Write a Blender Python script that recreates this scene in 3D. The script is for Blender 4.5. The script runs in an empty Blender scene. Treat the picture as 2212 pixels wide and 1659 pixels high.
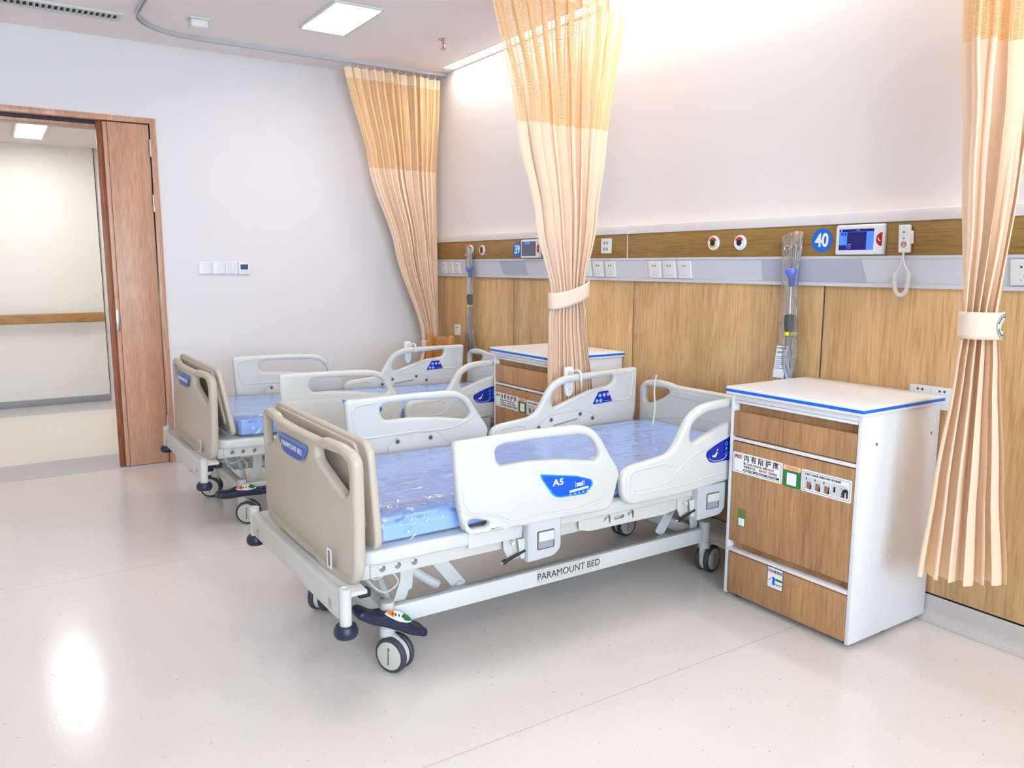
import bpy, bmesh, math, random
from mathutils import Vector, Matrix, noise
from mathutils.geometry import tessellate_polygon
random.seed(7)
PI = math.pi
SC = bpy.context.scene
COL = SC.collection
WORLD = {}          # object name -> world origin used while building

# ------------------------------------------------------------------ colours / materials
def lin(c):
    c = c / 255.0
    return c / 12.92 if c <= 0.04045 else ((c + 0.055) / 1.055) ** 2.4
def rgb(*c):
    return (lin(c[0]), lin(c[1]), lin(c[2]), 1.0)
MATS = {}
def nodes(name):
    m = bpy.data.materials.new(name)
    m.use_nodes = True
    nt = m.node_tree
    MATS[name] = m
    return m, nt, nt.nodes['Principled BSDF']
def pm(name, col, rough=0.5, metal=0.0, spec=0.5, coat=0.0, emit=None, estr=0.0, bump=0.0, bscale=200.0):
    m, nt, p = nodes(name)
    p.inputs['Base Color'].default_value = col
    p.inputs['Roughness'].default_value = rough
    p.inputs['Metallic'].default_value = metal
    p.inputs['Specular IOR Level'].default_value = spec
    p.inputs['Coat Weight'].default_value = coat
    p.inputs['Coat Roughness'].default_value = 0.08
    if emit:
        p.inputs['Emission Color'].default_value = emit
        p.inputs['Emission Strength'].default_value = estr
    n = nt.nodes.new('ShaderNodeTexNoise')
    n.inputs['Scale'].default_value = bscale
    tc = nt.nodes.new('ShaderNodeTexCoord')
    nt.links.new(tc.outputs['Object'], n.inputs['Vector'])
    if bump > 0:
        b = nt.nodes.new('ShaderNodeBump')
        b.inputs['Strength'].default_value = bump
        b.inputs['Distance'].default_value = 0.002
        nt.links.new(n.outputs['Fac'], b.inputs['Height'])
        nt.links.new(b.outputs['Normal'], p.inputs['Normal'])
    return m
def ramp(nt, stops):
    r = nt.nodes.new('ShaderNodeValToRGB')
    cr = r.color_ramp
    while len(cr.elements) > 1:
        cr.elements.remove(cr.elements[-1])
    cr.elements[0].position = stops[0][0]; cr.elements[0].color = stops[0][1]
    for p, c in stops[1:]:
        e = cr.elements.new(p); e.color = c
    return r
def mixc(nt, fac, a, b, mode='MIX'):
    m = nt.nodes.new('ShaderNodeMix'); m.data_type = 'RGBA'; m.blend_type = mode
    for s, v in ((0, fac), (6, a), (7, b)):
        if isinstance(v, (int, float, tuple)):
            m.inputs[s].default_value = v
        else:
            nt.links.new(v, m.inputs[s])
    return m.outputs[2]
def math_(nt, op, a, b=None, c=None):
    m = nt.nodes.new('ShaderNodeMath'); m.operation = op
    for i, v in enumerate((a, b, c)):
        if v is None: continue
        if isinstance(v, (int, float)): m.inputs[i].default_value = v
        else: nt.links.new(v, m.inputs[i])
    return m.outputs[0]
def wood(name, light, mid, dark, axis='z', fine=90.0, fig=3.2, rough=0.42, figure=0.5):
    m, nt, p = nodes(name)
    tc = nt.nodes.new('ShaderNodeTexCoord')
    oi = nt.nodes.new('ShaderNodeObjectInfo')
    add = nt.nodes.new('ShaderNodeVectorMath'); add.operation = 'ADD'
    sc = nt.nodes.new('ShaderNodeVectorMath'); sc.operation = 'SCALE'
    sc.inputs[0].default_value = (13.0, 9.0, 17.0)
    nt.links.new(oi.outputs['Random'], sc.inputs['Scale'])
    nt.links.new(tc.outputs['Object'], add.inputs[0]); nt.links.new(sc.outputs[0], add.inputs[1])
    def mp(s):
        k = nt.nodes.new('ShaderNodeMapping')
        k.inputs['Scale'].default_value = s
        nt.links.new(add.outputs[0], k.inputs['Vector'])
        return k.outputs['Vector']
    st = {'z': (1, 1, 0.06), 'x': (0.06, 1, 1), 'y': (1, 0.06, 1)}[axis]
    n1 = nt.nodes.new('ShaderNodeTexNoise'); n1.inputs['Scale'].default_value = fine; n1.inputs['Detail'].default_value = 6
    nt.links.new(mp(st), n1.inputs['Vector'])
    st2 = {'z': (1, 1, 0.16), 'x': (0.16, 1, 1), 'y': (1, 0.16, 1)}[axis]
    n2 = nt.nodes.new('ShaderNodeTexNoise'); n2.inputs['Scale'].default_value = fig; n2.inputs['Detail'].default_value = 3
    n2.inputs['Distortion'].default_value = 0.6
    nt.links.new(mp(st2), n2.inputs['Vector'])
    rings = math_(nt, 'FRACT', math_(nt, 'MULTIPLY', n2.outputs['Fac'], 13.0))
    rr = ramp(nt, [(0.0, (0, 0, 0, 1)), (0.75, (0.25, 0.25, 0.25, 1)), (0.93, (1, 1, 1, 1)), (1.0, (0, 0, 0, 1))])
    nt.links.new(rings, rr.inputs['Fac'])
    r1 = ramp(nt, [(0.3, dark), (0.5, mid), (0.7, light)])
    nt.links.new(n1.outputs['Fac'], r1.inputs['Fac'])
    c = mixc(nt, math_(nt, 'MULTIPLY', rr.outputs['Color'], figure), r1.outputs['Color'], dark)
    n3 = nt.nodes.new('ShaderNodeTexNoise'); n3.inputs['Scale'].default_value = 9; n3.inputs['Detail'].default_value = 2
    nt.links.new(mp({'z': (1, 1, 0.04), 'x': (0.04, 1, 1), 'y': (1, 0.04, 1)}[axis]), n3.inputs['Vector'])
    r3 = ramp(nt, [(0.35, (0.86, 0.84, 0.82, 1)), (0.65, (1.08, 1.08, 1.08, 1))])
    nt.links.new(n3.outputs['Fac'], r3.inputs['Fac'])
    c = mixc(nt, 1.0, c, r3.outputs['Color'], 'MULTIPLY')
    nt.links.new(c, p.inputs['Base Color'])
    p.inputs['Roughness'].default_value = rough
    p.inputs['Specular IOR Level'].default_value = 0.4
    return m

WALLC = (224, 221, 221)
pm('wall_paint', rgb(*WALLC), 0.75, spec=0.25, bump=0.05, bscale=300)
pm('head_wall_paint', rgb(226, 219, 215), 0.75, spec=0.25, bump=0.05, bscale=300)
pm('ceiling_paint', rgb(242, 236, 235), 0.85, spec=0.2)
pm('corridor_paint', rgb(234, 230, 224), 0.7, spec=0.3)
pm('white_laminate', rgb(226, 226, 228), 0.3)
pm('white_plastic', rgb(228, 226, 224), 0.35)
pm('white_metal', rgb(212, 211, 208), 0.35)
pm('bed_plastic', rgb(206, 205, 200), 0.34, bump=0.03, bscale=600)
pm('foot_plastic', rgb(186, 174, 157), 0.34, bump=0.03, bscale=600)
pm('bed_frame_paint', rgb(200, 198, 192), 0.4)
pm('grey_plastic', rgb(190, 192, 194), 0.4)
pm('mid_grey', rgb(150, 152, 156), 0.45)
pm('dark_grey', rgb(70, 70, 72), 0.5)
pm('black_rubber', rgb(26, 27, 30), 0.55)
pm('navy_plastic', rgb(26, 33, 58), 0.4)
pm('tyre_grey', rgb(58, 62, 70), 0.5)
pm('wheel_cover', rgb(196, 192, 182), 0.4)
pm('blue_print', rgb(8, 84, 222), 0.3)
pm('cyan_print', rgb(34, 146, 238), 0.3)
pm('navy_print', rgb(10, 36, 150), 0.3)
pm('name_blue', rgb(38, 72, 158), 0.35)
pm('name_blue_light', rgb(70, 118, 186), 0.35)
pm('white_print', rgb(238, 238, 238), 0.4)
pm('pale_blue_print', rgb(140, 186, 236), 0.4)
pm('black_print', rgb(40, 34, 34), 0.5)
pm('red_print', rgb(165, 16, 38), 0.45)
pm('brown_print', rgb(92, 34, 34), 0.5)
pm('orange_print', rgb(238, 128, 50), 0.4)
pm('peach_print', rgb(240, 196, 170), 0.5)
pm('green_print', rgb(38, 122, 62), 0.4)
pm('olive_print', rgb(98, 128, 62), 0.4)
pm('skin_print', rgb(205, 160, 140), 0.6)
pm('wood_print', rgb(150, 105, 78), 0.6)
pm('picture_grey', rgb(206, 206, 212), 0.5)
pm('sign_blue', rgb(8, 104, 196), 0.4)
pm('band_blue', rgb(0, 102, 198), 0.35)
pm('clamp_blue', rgb(86, 116, 208), 0.4)
pm('yellow_label', rgb(232, 208, 40), 0.5)
pm('chrome', rgb(205, 205, 208), 0.18, metal=1.0)
pm('steel', rgb(170, 172, 176), 0.28, metal=1.0)
pm('aluminium', rgb(196, 197, 200), 0.42, metal=0.35)
pm('track_metal', rgb(188, 190, 194), 0.4, metal=0.2)
pm('channel_grey', rgb(206, 206, 210), 0.45)
pm('inlay_grey', rgb(176, 178, 188), 0.55)
pm('unit_trim', rgb(228, 222, 220), 0.35)
pm('vent_black', rgb(14, 14, 15), 0.7)
pm('corridor_border', rgb(186, 184, 188), 0.35)
pm('baseboard_grey', rgb(150, 150, 154), 0.5)
pm('paper', rgb(232, 232, 236), 0.7)
pm('lilac_sheet', rgb(200, 206, 232), 0.5)
pm('gas_red', rgb(190, 30, 50), 0.4)
pm('gas_yellow', rgb(226, 196, 60), 0.4)
pm('gold_print', rgb(170, 148, 40), 0.4)
pm('teal_print', rgb(40, 130, 110), 0.4)
pm('screen_blue', rgb(70, 120, 250), 0.25, emit=rgb(60, 110, 250), estr=0.55)
pm('screen_dark', rgb(14, 10, 84), 0.2, emit=rgb(16, 8, 96), estr=0.5)
pm('screen_grey', rgb(92, 98, 112), 0.2)
pm('lcd', rgb(52, 86, 118), 0.2)
pm('seal_dark', rgb(48, 40, 44), 0.6)
pm('lamp_glow', rgb(255, 255, 255), 0.4, emit=(1, 0.965, 0.93, 1), estr=20.0)
pm('corridor_glow', rgb(255, 255, 255), 0.4, emit=(1, 0.98, 0.93, 1), estr=30.0)
pm('slit_glow', rgb(255, 255, 255), 0.4, emit=(1, 0.945, 0.89, 1), estr=24.0)
wood('panel_wood', rgb(214, 178, 130), rgb(205, 167, 117), rgb(184, 142, 92), 'z', fine=110, fig=2.2, figure=0.42)
wood('cabinet_wood', rgb(190, 148, 106), rgb(180, 136, 94), rgb(160, 114, 74), 'z', fine=120, fig=3.0, figure=0.35)
wood('strip_wood', rgb(160, 126, 70), rgb(150, 115, 60), rgb(132, 98, 46), 'x', fine=150, fig=4.0, figure=0.2)
wood('door_wood', rgb(206, 164, 140), rgb(198, 153, 127), rgb(180, 132, 104), 'z', fine=150, fig=3.0, figure=0.22, rough=0.35)
wood('shaded_edge_wood', rgb(160, 96, 66), rgb(146, 84, 54), rgb(120, 64, 38), 'z', fine=150, fig=3.0, figure=0.2)  # dark brown door wood, with the recessed strip's shade put into the colour
wood('chair_wood', rgb(206, 150, 80), rgb(192, 134, 64), rgb(160, 104, 44), 'x', fine=120, fig=4.0, figure=0.3)
wood('rail_wood', rgb(190, 148, 98), rgb(178, 134, 84), rgb(150, 106, 62), 'y', fine=150, fig=4.0, figure=0.15)

def floor_mat(name, base, seams=()):
    m, nt, p = nodes(name)
    tc = nt.nodes.new('ShaderNodeTexCoord')
    sep = nt.nodes.new('ShaderNodeSeparateXYZ')
    nt.links.new(tc.outputs['Object'], sep.inputs[0])
    n = nt.nodes.new('ShaderNodeTexNoise'); n.inputs['Scale'].default_value = 260; n.inputs['Detail'].default_value = 2
    nt.links.new(tc.outputs['Object'], n.inputs['Vector'])
    r = ramp(nt, [(0.35, (0.93, 0.92, 0.92, 1)), (0.6, (1.03, 1.03, 1.03, 1))])
    nt.links.new(n.outputs['Fac'], r.inputs['Fac'])
    c = mixc(nt, 1.0, base, r.outputs['Color'], 'MULTIPLY')
    n4 = nt.nodes.new('ShaderNodeTexNoise'); n4.inputs['Scale'].default_value = 1.3; n4.inputs['Detail'].default_value = 2
    nt.links.new(tc.outputs['Object'], n4.inputs['Vector'])
    r4 = ramp(nt, [(0.3, (0.97, 0.965, 0.96, 1)), (0.7, (1.02, 1.02, 1.02, 1))])
    nt.links.new(n4.outputs['Fac'], r4.inputs['Fac'])
    c = mixc(nt, 1.0, c, r4.outputs['Color'], 'MULTIPLY')
    # fine dark flecks
    v = nt.nodes.new('ShaderNodeTexVoronoi'); v.inputs['Scale'].default_value = 44
    mp = nt.nodes.new('ShaderNodeMapping'); mp.inputs['Scale'].default_value = (1.0, 0.55, 1.0); mp.inputs['Rotation'].default_value = (0, 0, 0.35)
    nt.links.new(tc.outputs['Object'], mp.inputs['Vector']); nt.links.new(mp.outputs[0], v.inputs['Vector'])
    vs = nt.nodes.new('ShaderNodeSeparateColor'); nt.links.new(v.outputs['Color'], vs.inputs[0])
    thr = math_(nt, 'MULTIPLY', vs.outputs[0], 0.11)
    fleck = math_(nt, 'LESS_THAN', v.outputs['Distance'], thr)
    fleck = math_(nt, 'MULTIPLY', fleck, math_(nt, 'GREATER_THAN', vs.outputs[1], 0.3))
    c = mixc(nt, math_(nt, 'MULTIPLY', fleck, 0.62), c, rgb(96, 92, 98))
    for s in seams:
        d = math_(nt, 'ABSOLUTE', math_(nt, 'SUBTRACT', sep.outputs[0], s))
        ln = math_(nt, 'LESS_THAN', d, 0.0016)
        c = mixc(nt, math_(nt, 'MULTIPLY', ln, 0.55), c, rgb(140, 134, 130))
    nt.links.new(c, p.inputs['Base Color'])
    p.inputs['Roughness'].default_value = 0.17
    p.inputs['Specular IOR Level'].default_value = 0.5
    b = nt.nodes.new('ShaderNodeBump'); b.inputs['Strength'].default_value = 0.02; b.inputs['Distance'].default_value = 0.01
    n5 = nt.nodes.new('ShaderNodeTexNoise'); n5.inputs['Scale'].default_value = 26; n5.inputs['Detail'].default_value = 2
    nt.links.new(tc.outputs['Object'], n5.inputs['Vector'])
    nt.links.new(n5.outputs['Fac'], b.inputs['Height']); nt.links.new(b.outputs['Normal'], p.inputs['Normal'])
    return m
floor_mat('room_floor', rgb(220, 213, 207), seams=(2.02, 4.06, 6.1))
floor_mat('corridor_floor', rgb(232, 226, 218))
floor_mat('cove_vinyl', rgb(205, 199, 195))

def cloth_mat(name, col, net=False):
    m, nt, p = nodes(name)
    out = nt.nodes['Material Output']
    p.inputs['Base Color'].default_value = col
    p.inputs['Roughness'].default_value = 0.85
    p.inputs['Specular IOR Level'].default_value = 0.15
    tr = nt.nodes.new('ShaderNodeBsdfTranslucent'); tr.inputs['Color'].default_value = col
    mx = nt.nodes.new('ShaderNodeMixShader'); mx.inputs[0].default_value = 0.2
    nt.links.new(p.outputs[0], mx.inputs[1]); nt.links.new(tr.outputs[0], mx.inputs[2])
    tc = nt.nodes.new('ShaderNodeTexCoord')
    last = mx.outputs[0]
    if net:
        sp = nt.nodes.new('ShaderNodeSeparateXYZ'); nt.links.new(tc.outputs['UV'], sp.inputs[0])
        fu = math_(nt, 'FRACT', math_(nt, 'DIVIDE', sp.outputs[0], 0.0088))
        fv = math_(nt, 'FRACT', math_(nt, 'DIVIDE', sp.outputs[1], 0.0066))
        h = math_(nt, 'MULTIPLY', math_(nt, 'GREATER_THAN', fu, 0.30), math_(nt, 'GREATER_THAN', fv, 0.56))
        t = nt.nodes.new('ShaderNodeBsdfTransparent')
        m2 = nt.nodes.new('ShaderNodeMixShader')
        nt.links.new(math_(nt, 'MULTIPLY', h, 0.8), m2.inputs[0]); nt.links.new(last, m2.inputs[1]); nt.links.new(t.outputs[0], m2.inputs[2])
        last = m2.outputs[0]
    else:
        n = nt.nodes.new('ShaderNodeTexNoise'); n.inputs['Scale'].default_value = 14; n.inputs['Detail'].default_value = 3
        nt.links.new(tc.outputs['Object'], n.inputs['Vector'])
        b = nt.nodes.new('ShaderNodeBump'); b.inputs['Strength'].default_value = 0.25; b.inputs['Distance'].default_value = 0.01
        nt.links.new(n.outputs['Fac'], b.inputs['Height']); nt.links.new(b.outputs[0], p.inputs['Normal'])
    nt.links.new(last, out.inputs['Surface'])
    return m
CUR = rgb(248, 223, 196)
cloth_mat('curtain_cloth', CUR)
cloth_mat('curtain_net', rgb(244, 208, 160), net=True)
cloth_mat('curtain_header', rgb(250, 226, 194))
cloth_mat('tieback_cloth', rgb(250, 232, 210))

def mattress_mat():
    m, nt, p = nodes('mattress_cloth')
    p.inputs['Base Color'].default_value = rgb(158, 198, 255)
    p.inputs['Roughness'].default_value = 0.5
    return m
mattress_mat()
def film(name, tint, amount=0.10, bs=0.9, scale=22.0, stretch=(1, 1, 1), ridged=False, dist=0.03):
    m, nt, p = nodes(name)
    nt.nodes.remove(p)
    out = nt.nodes['Material Output']
    tc = nt.nodes.new('ShaderNodeTexCoord')
    mp = nt.nodes.new('ShaderNodeMapping'); mp.inputs['Scale'].default_value = stretch
    nt.links.new(tc.outputs['Object'], mp.inputs['Vector'])
    n = nt.nodes.new('ShaderNodeTexNoise'); n.inputs['Scale'].default_value = scale; n.inputs['Detail'].default_value = 5
    n.inputs['Distortion'].default_value = 1.2
    if ridged:
        n.noise_type = 'RIDGED_MULTIFRACTAL'; n.inputs['Detail'].default_value = 3; n.inputs['Distortion'].default_value = 2.0
    nt.links.new(mp.outputs[0], n.inputs['Vector'])
    b = nt.nodes.new('ShaderNodeBump'); b.inputs['Strength'].default_value = bs; b.inputs['Distance'].default_value = dist
    nt.links.new(n.outputs['Fac'], b.inputs['Height'])
    g = nt.nodes.new('ShaderNodeBsdfGlossy'); g.inputs['Roughness'].default_value = 0.09
    g.inputs['Color'].default_value = (1, 1, 1, 1)
    t = nt.nodes.new('ShaderNodeBsdfTransparent'); t.inputs['Color'].default_value = tint
    d = nt.nodes.new('ShaderNodeBsdfDiffuse'); d.inputs['Color'].default_value = (0.92, 0.93, 0.98, 1)
    fr = nt.nodes.new('ShaderNodeFresnel'); fr.inputs['IOR'].default_value = 1.5
    nt.links.new(b.outputs[0], g.inputs['Normal']); nt.links.new(b.outputs[0], fr.inputs['Normal'])
    m0 = nt.nodes.new('ShaderNodeMixShader'); m0.inputs[0].default_value = amount
    nt.links.new(t.outputs[0], m0.inputs[1]); nt.links.new(d.outputs[0], m0.inputs[2])
    m1 = nt.nodes.new('ShaderNodeMixShader')
    nt.links.new(math_(nt, 'MULTIPLY', fr.outputs[0], 1.1), m1.inputs[0])
    nt.links.new(m0.outputs[0], m1.inputs[1]); nt.links.new(g.outputs[0], m1.inputs[2])
    nt.links.new(m1.outputs[0], out.inputs['Surface'])
    return m
film('bed_film', (0.99, 0.995, 1, 1), 0.10, 1.0, 7.0, (2.4, 0.6, 1.0), ridged=True, dist=0.006)
film('loose_film', (0.98, 0.99, 1, 1), 0.03, 1.0, 9.0, (1, 1, 1.4), ridged=True, dist=0.012)
film('sleeve_film', (0.97, 0.96, 0.95, 1), 0.07, 0.7, 30.0, (1, 1, 0.35))
film('window_glass', (0.97, 0.99, 1, 1), 0.0, 0.0, 1.0)

# ------------------------------------------------------------------ mesh building
def fillet(pts, r=0.02, n=4):
    out = []
    N = len(pts)
    for i in range(N):
        p = Vector(pts[i][:2]); a = Vector(pts[i - 1][:2]); b = Vector(pts[(i + 1) % N][:2])
        rr = pts[i][2] if len(pts[i]) > 2 else r
        da, db = (a - p), (b - p)
        la, lb = da.length, db.length
        if la < 1e-6 or lb < 1e-6: continue
        d = min(rr, la * 0.48, lb * 0.48)
        if d < 1e-5:
            out.append((p.x, p.y)); continue
        p0 = p + da / la * d; p1 = p + db / lb * d
        for k in range(n + 1):
            t = k / n
            q = p0 * (1 - t) ** 2 + p * 2 * t * (1 - t) + p1 * t * t
            out.append((q.x, q.y))
    return out
def area2(p):
    return sum(p[i - 1][0] * p[i][1] - p[i][0] * p[i - 1][1] for i in range(len(p))) / 2
def inset(pts, d):
    N = len(pts); out = []
    for i in range(N):
        p = Vector(pts[i]); a = Vector(pts[i - 1]); b = Vector(pts[(i + 1) % N])
        e0 = (p - a); e1 = (b - p)
        if e0.length < 1e-9: e0 = e1
        if e1.length < 1e-9: e1 = e0
        e0 = e0.normalized(); e1 = e1.normalized()
        n0 = Vector((-e0.y, e0.x)); n1 = Vector((-e1.y, e1.x))
        m = n0 + n1
        if m.length < 1e-6: m = n0
        m.normalize()
        k = max(0.5, m.dot(n0))
        q = p + m * (d / k)
        out.append((q.x, q.y))
    return out
def circle(cx, cy, r, n=24, ry=None):
    ry = r if ry is None else ry
    return [(cx + r * math.cos(2 * PI * i / n), cy + ry * math.sin(2 * PI * i / n)) for i in range(n)]
def rrect(u0, u1, v0, v1, r=0.006, n=4):
    return fillet([(u0, v0), (u1, v0), (u1, v1), (u0, v1)], r, n)
class FR:
    """maps (u, v, w) to world"""
    def __init__(s, o, U, V):
        s.o = Vector(o); s.U = Vector(U).normalized(); s.V = Vector(V).normalized(); s.W = s.U.cross(s.V)
    def __call__(s, u, v, w=0.0):
        return s.o + s.U * u + s.V * v + s.W * w
def YZ(x):            # plane facing +x
    return FR((x, 0, 0), (0, 1, 0), (0, 0, 1))
def YZm(x):           # plane facing -x ; u = -y
    return FR((x, 0, 0), (0, -1, 0), (0, 0, 1))
def XZ(y):            # plane facing -y ; u = x
    return FR((0, y, 0), (1, 0, 0), (0, 0, 1))
class MB:
    def __init__(s):
        s.v = []; s.f = []; s.m = []; s.uv = None
    def add(s, vs, fs, mi=0):
        b = len(s.v)
        s.v.extend(tuple(v) for v in vs)
        for f in fs:
            s.f.append(tuple(i + b for i in f)); s.m.append(mi)
        return s
    def box(s, x0, x1, y0, y1, z0, z1, bev=0.0, mi=0, seg=2, M=None):
        bm = bmesh.new(); bmesh.ops.create_cube(bm, size=1)
        for v in bm.verts:
            v.co = Vector((x0 + (v.co.x + .5) * (x1 - x0), y0 + (v.co.y + .5) * (y1 - y0), z0 + (v.co.z + .5) * (z1 - z0)))
        if bev > 0:
            bmesh.ops.bevel(bm, geom=bm.edges[:], offset=bev, segments=seg, affect='EDGES', profile=0.5)
        if M: bm.transform(M)
        s.addbm(bm, mi); return s
    def addbm(s, bm, mi=0):
        bm.verts.index_update()
        s.add([v.co for v in bm.verts], [[v.index for v in f.verts] for f in bm.faces], mi); bm.free()
    def tube(s, path, r, n=10, mi=0, closed=False, caps=True, flat=None):
        P = [Vector(p) for p in path]; N = len(P); rings = []
        rs = r if isinstance(r, (list, tuple)) else [r] * N
        ref = None
        for i in range(N):
            if closed: t = P[(i + 1) % N] - P[i - 1]
            else: t = P[min(i + 1, N - 1)] - P[max(i - 1, 0)]
            t.normalize()
            if ref is None:
                a = Vector((0, 0, 1)) if abs(t.z) < 0.9 else Vector((1, 0, 0))
                ref = (a - t * a.dot(t)).normalized()
            else:
                ref = (ref - t * ref.dot(t)).normalized()
            bi = t.cross(ref)
            rings.append([P[i] + ref * (rs[i] * math.cos(2 * PI * k / n)) + bi * (rs[i] * math.sin(2 * PI * k / n)) for k in range(n)])
        vs = [v for q in rings for v in q]; fs = []
        for i in range(N if closed else N - 1):
            j = (i + 1) % N
            for k in range(n):
                l = (k + 1) % n
                fs.append((i * n + k, i * n + l, j * n + l, j * n + k))
        if caps and not closed:
            fs.append(tuple(range(n - 1, -1, -1))); fs.append(tuple((N - 1) * n + k for k in range(n)))
        return s.add(vs, fs, mi)
    def lathe(s, prof, o, axis=(0, 0, 1), n=24, mi=0, cap=True):
        A = Vector(axis).normalized(); a = Vector((1, 0, 0)) if abs(A.x) < 0.9 else Vector((0, 1, 0))
        U = (a - A * a.dot(A)).normalized(); V = A.cross(U); o = Vector(o); vs = []; fs = []
        for r, h in prof:
            for k in range(n):
                t = 2 * PI * k / n
                vs.append(o + A * h + U * (r * math.cos(t)) + V * (r * math.sin(t)))
        for i in range(len(prof) - 1):
            for k in range(n):
                l = (k + 1) % n
                fs.append((i * n + k, i * n + l, (i + 1) * n + l, (i + 1) * n + k))
        if cap:
            fs.append(tuple(range(n - 1, -1, -1))); fs.append(tuple((len(prof) - 1) * n + k for k in range(n)))
        return s.add(vs, fs, mi)
    def plate(s, outl, fr, t=0.02, bev=0.0, holes=(), mi=0, w0=0.0, seg=3, bend=None):
        """extruded outline in frame fr centred at w0, with rounded rims and holes"""
        loops = []
        o = list(outl)
        if area2(o) < 0: o.reverse()
        loops.append(o)
        for h in holes:
            h = list(h)
            if area2(h) > 0: h.reverse()
            loops.append(h)
        lev = []
        if bev > 0:
            for k in range(seg + 1):
                a = PI / 2 * k / seg
                lev.append((-t / 2 + bev * (1 - math.sin(a)), bev * (1 - math.cos(a + 0)) if False else bev * (1 - math.sin(PI / 2 - a + 0)) if False else 0))
            lev = []
            for k in range(seg + 1):
                a = PI / 2 * k / seg            # 0 = cap edge, 90 = side wall
                lev.append((-t / 2 + bev * (1 - math.cos(a)), bev * (1 - math.sin(a))))
            lev += [(-w, d) for (w, d) in reversed(lev)]
        else:
            lev = [(-t / 2, 0), (t / 2, 0)]
        vs = []; fs = []; base = []
        for (w, d) in lev:
            bl = []
            for L in loops:
                q = inset(L, d) if d > 1e-6 else L
                bl.append(len(vs))
                for (u, v) in q:
                    dw = bend(u, v) if bend else 0.0
                    vs.append(fr(u, v, w0 + w + dw))
            base.append(bl)
        for li in range(len(lev) - 1):
            for k, L in enumerate(loops):
                n = len(L); a = base[li][k]; b = base[li + 1][k]
                for i in range(n):
                    j = (i + 1) % n
                    fs.append((a + i, a + j, b + j, b + i))
        for li, flip in ((0, True), (len(lev) - 1, False)):
            d = lev[li][1]
            polys = [[Vector((u, v, 0)) for (u, v) in (inset(L, d) if d > 1e-6 else L)] for L in loops]
            idx = []
            for k, L in enumerate(loops):
                idx += [base[li][k] + i for i in range(len(L))]
            for t3 in tessellate_polygon(polys):
                q = [idx[i] for i in t3]
                p0, p1, p2 = [Vector(vs[i]) for i in q]
                nn = (p1 - p0).cross(p2 - p0)
                if (nn.dot(fr.W) > 0) == flip: q.reverse()
                fs.append(tuple(q))
        return s.add(vs, fs, mi)
    def grid(s, fn, nu, nv, mi=0, uvf=None, closed=False):
        b = len(s.v); vs = []; fs = []
        for j in range(nv + 1):
            for i in range(nu + 1):
                vs.append(fn(i / nu, j / nv))
        for j in range(nv):
            for i in range(nu):
                a = j * (nu + 1) + i
                fs.append((a, a + 1, a + nu + 2, a + nu + 1))
        s.add(vs, fs, mi)
        if uvf:
            s.uv = s.uv or {}
            k = b
            for j in range(nv + 1):
                for i in range(nu + 1):
                    s.uv[k] = uvf(i / nu, j / nv); k += 1
        return s
    def build(s, name, mats, parent=None, origin=None, smooth=35.0, merge=True):
        if isinstance(mats, str): mats = [mats]
        po = WORLD[parent.name] if parent else Vector((0, 0, 0))
        og = Vector(origin) if origin is not None else po
        me = bpy.data.meshes.new(name)
        me.from_pydata([Vector(v) - og for v in s.v], [], s.f)
        for k in mats: me.materials.append(MATS[k])
        me.polygons.foreach_set('material_index', s.m)
        if s.uv:
            ul = me.uv_layers.new(name='UVMap')
            for lp in me.loops:
                ul.data[lp.index].uv = s.uv.get(lp.vertex_index, (0, 0))
        bm = bmesh.new(); bm.from_mesh(me)
        if merge and not s.uv: bmesh.ops.remove_doubles(bm, verts=bm.verts[:], dist=1e-5)
        if merge: bmesh.ops.recalc_face_normals(bm, faces=bm.faces[:])
        bm.to_mesh(me); bm.free()
        me.polygons.foreach_set('use_smooth', [True] * len(me.polygons))
        me.set_sharp_from_angle(angle=math.radians(smooth))
        o = bpy.data.objects.new(name, me); COL.objects.link(o)
        if parent: o.parent = parent
        o.location = og - po
        WORLD[o.name] = og
        return o
def text_mesh(txt, size, bold=0.0, ext=0.0003, align='LEFT', sx=1.0):
    cu = bpy.data.curves.new('t', 'FONT'); cu.body = txt; cu.size = size; cu.extrude = ext
    cu.offset = bold; cu.align_x = align; cu.align_y = 'CENTER'; cu.resolution_u = 4
    o = bpy.data.objects.new('t', cu); COL.objects.link(o)
    dg = bpy.context.evaluated_depsgraph_get()
    me = bpy.data.meshes.new_from_object(o.evaluated_get(dg))
    vs = [(v.co.x * sx, v.co.y, v.co.z) for v in me.vertices]; fs = [tuple(p.vertices) for p in me.polygons]
    bpy.data.objects.remove(o); bpy.data.curves.remove(cu); bpy.data.meshes.remove(me)
    return vs, fs
def put_text(mb, txt, size, fr, u, v, w=0.0, mi=0, bold=0.0, align='LEFT', sx=1.0, rot=0.0):
    vs, fs = text_mesh(txt, size, bold, align=align, sx=sx)
    c, s_ = math.cos(rot), math.sin(rot)
    mb.add([fr(u + x * c - y * s_, v + x * s_ + y * c, w + z) for (x, y, z) in vs], fs, mi)
def empty(name, loc, label=None, cat=None, group=None, kind=None):
    o = bpy.data.objects.new(name, None); COL.objects.link(o); o.location = loc; o.empty_display_size = 0.05
    WORLD[o.name] = Vector(loc)
    return tag(o, label, cat, group, kind)
def tag(o, label=None, cat=None, group=None, kind=None):
    if label: o['label'] = label
    if cat: o['category'] = cat
    if group: o['group'] = group
    if kind: o['kind'] = kind
    return o
def copy_tree(o, parent=None):
    c = o.copy(); COL.objects.link(c)
    if parent: c.parent = parent
    for ch in [x for x in bpy.data.objects if x.parent == o]: copy_tree(ch, c)
    return c
def struct(name, mb, mats, parent=None, smooth=35):
    o = mb.build(name, mats, parent, smooth=smooth); o['kind'] = 'structure'; return o

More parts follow.
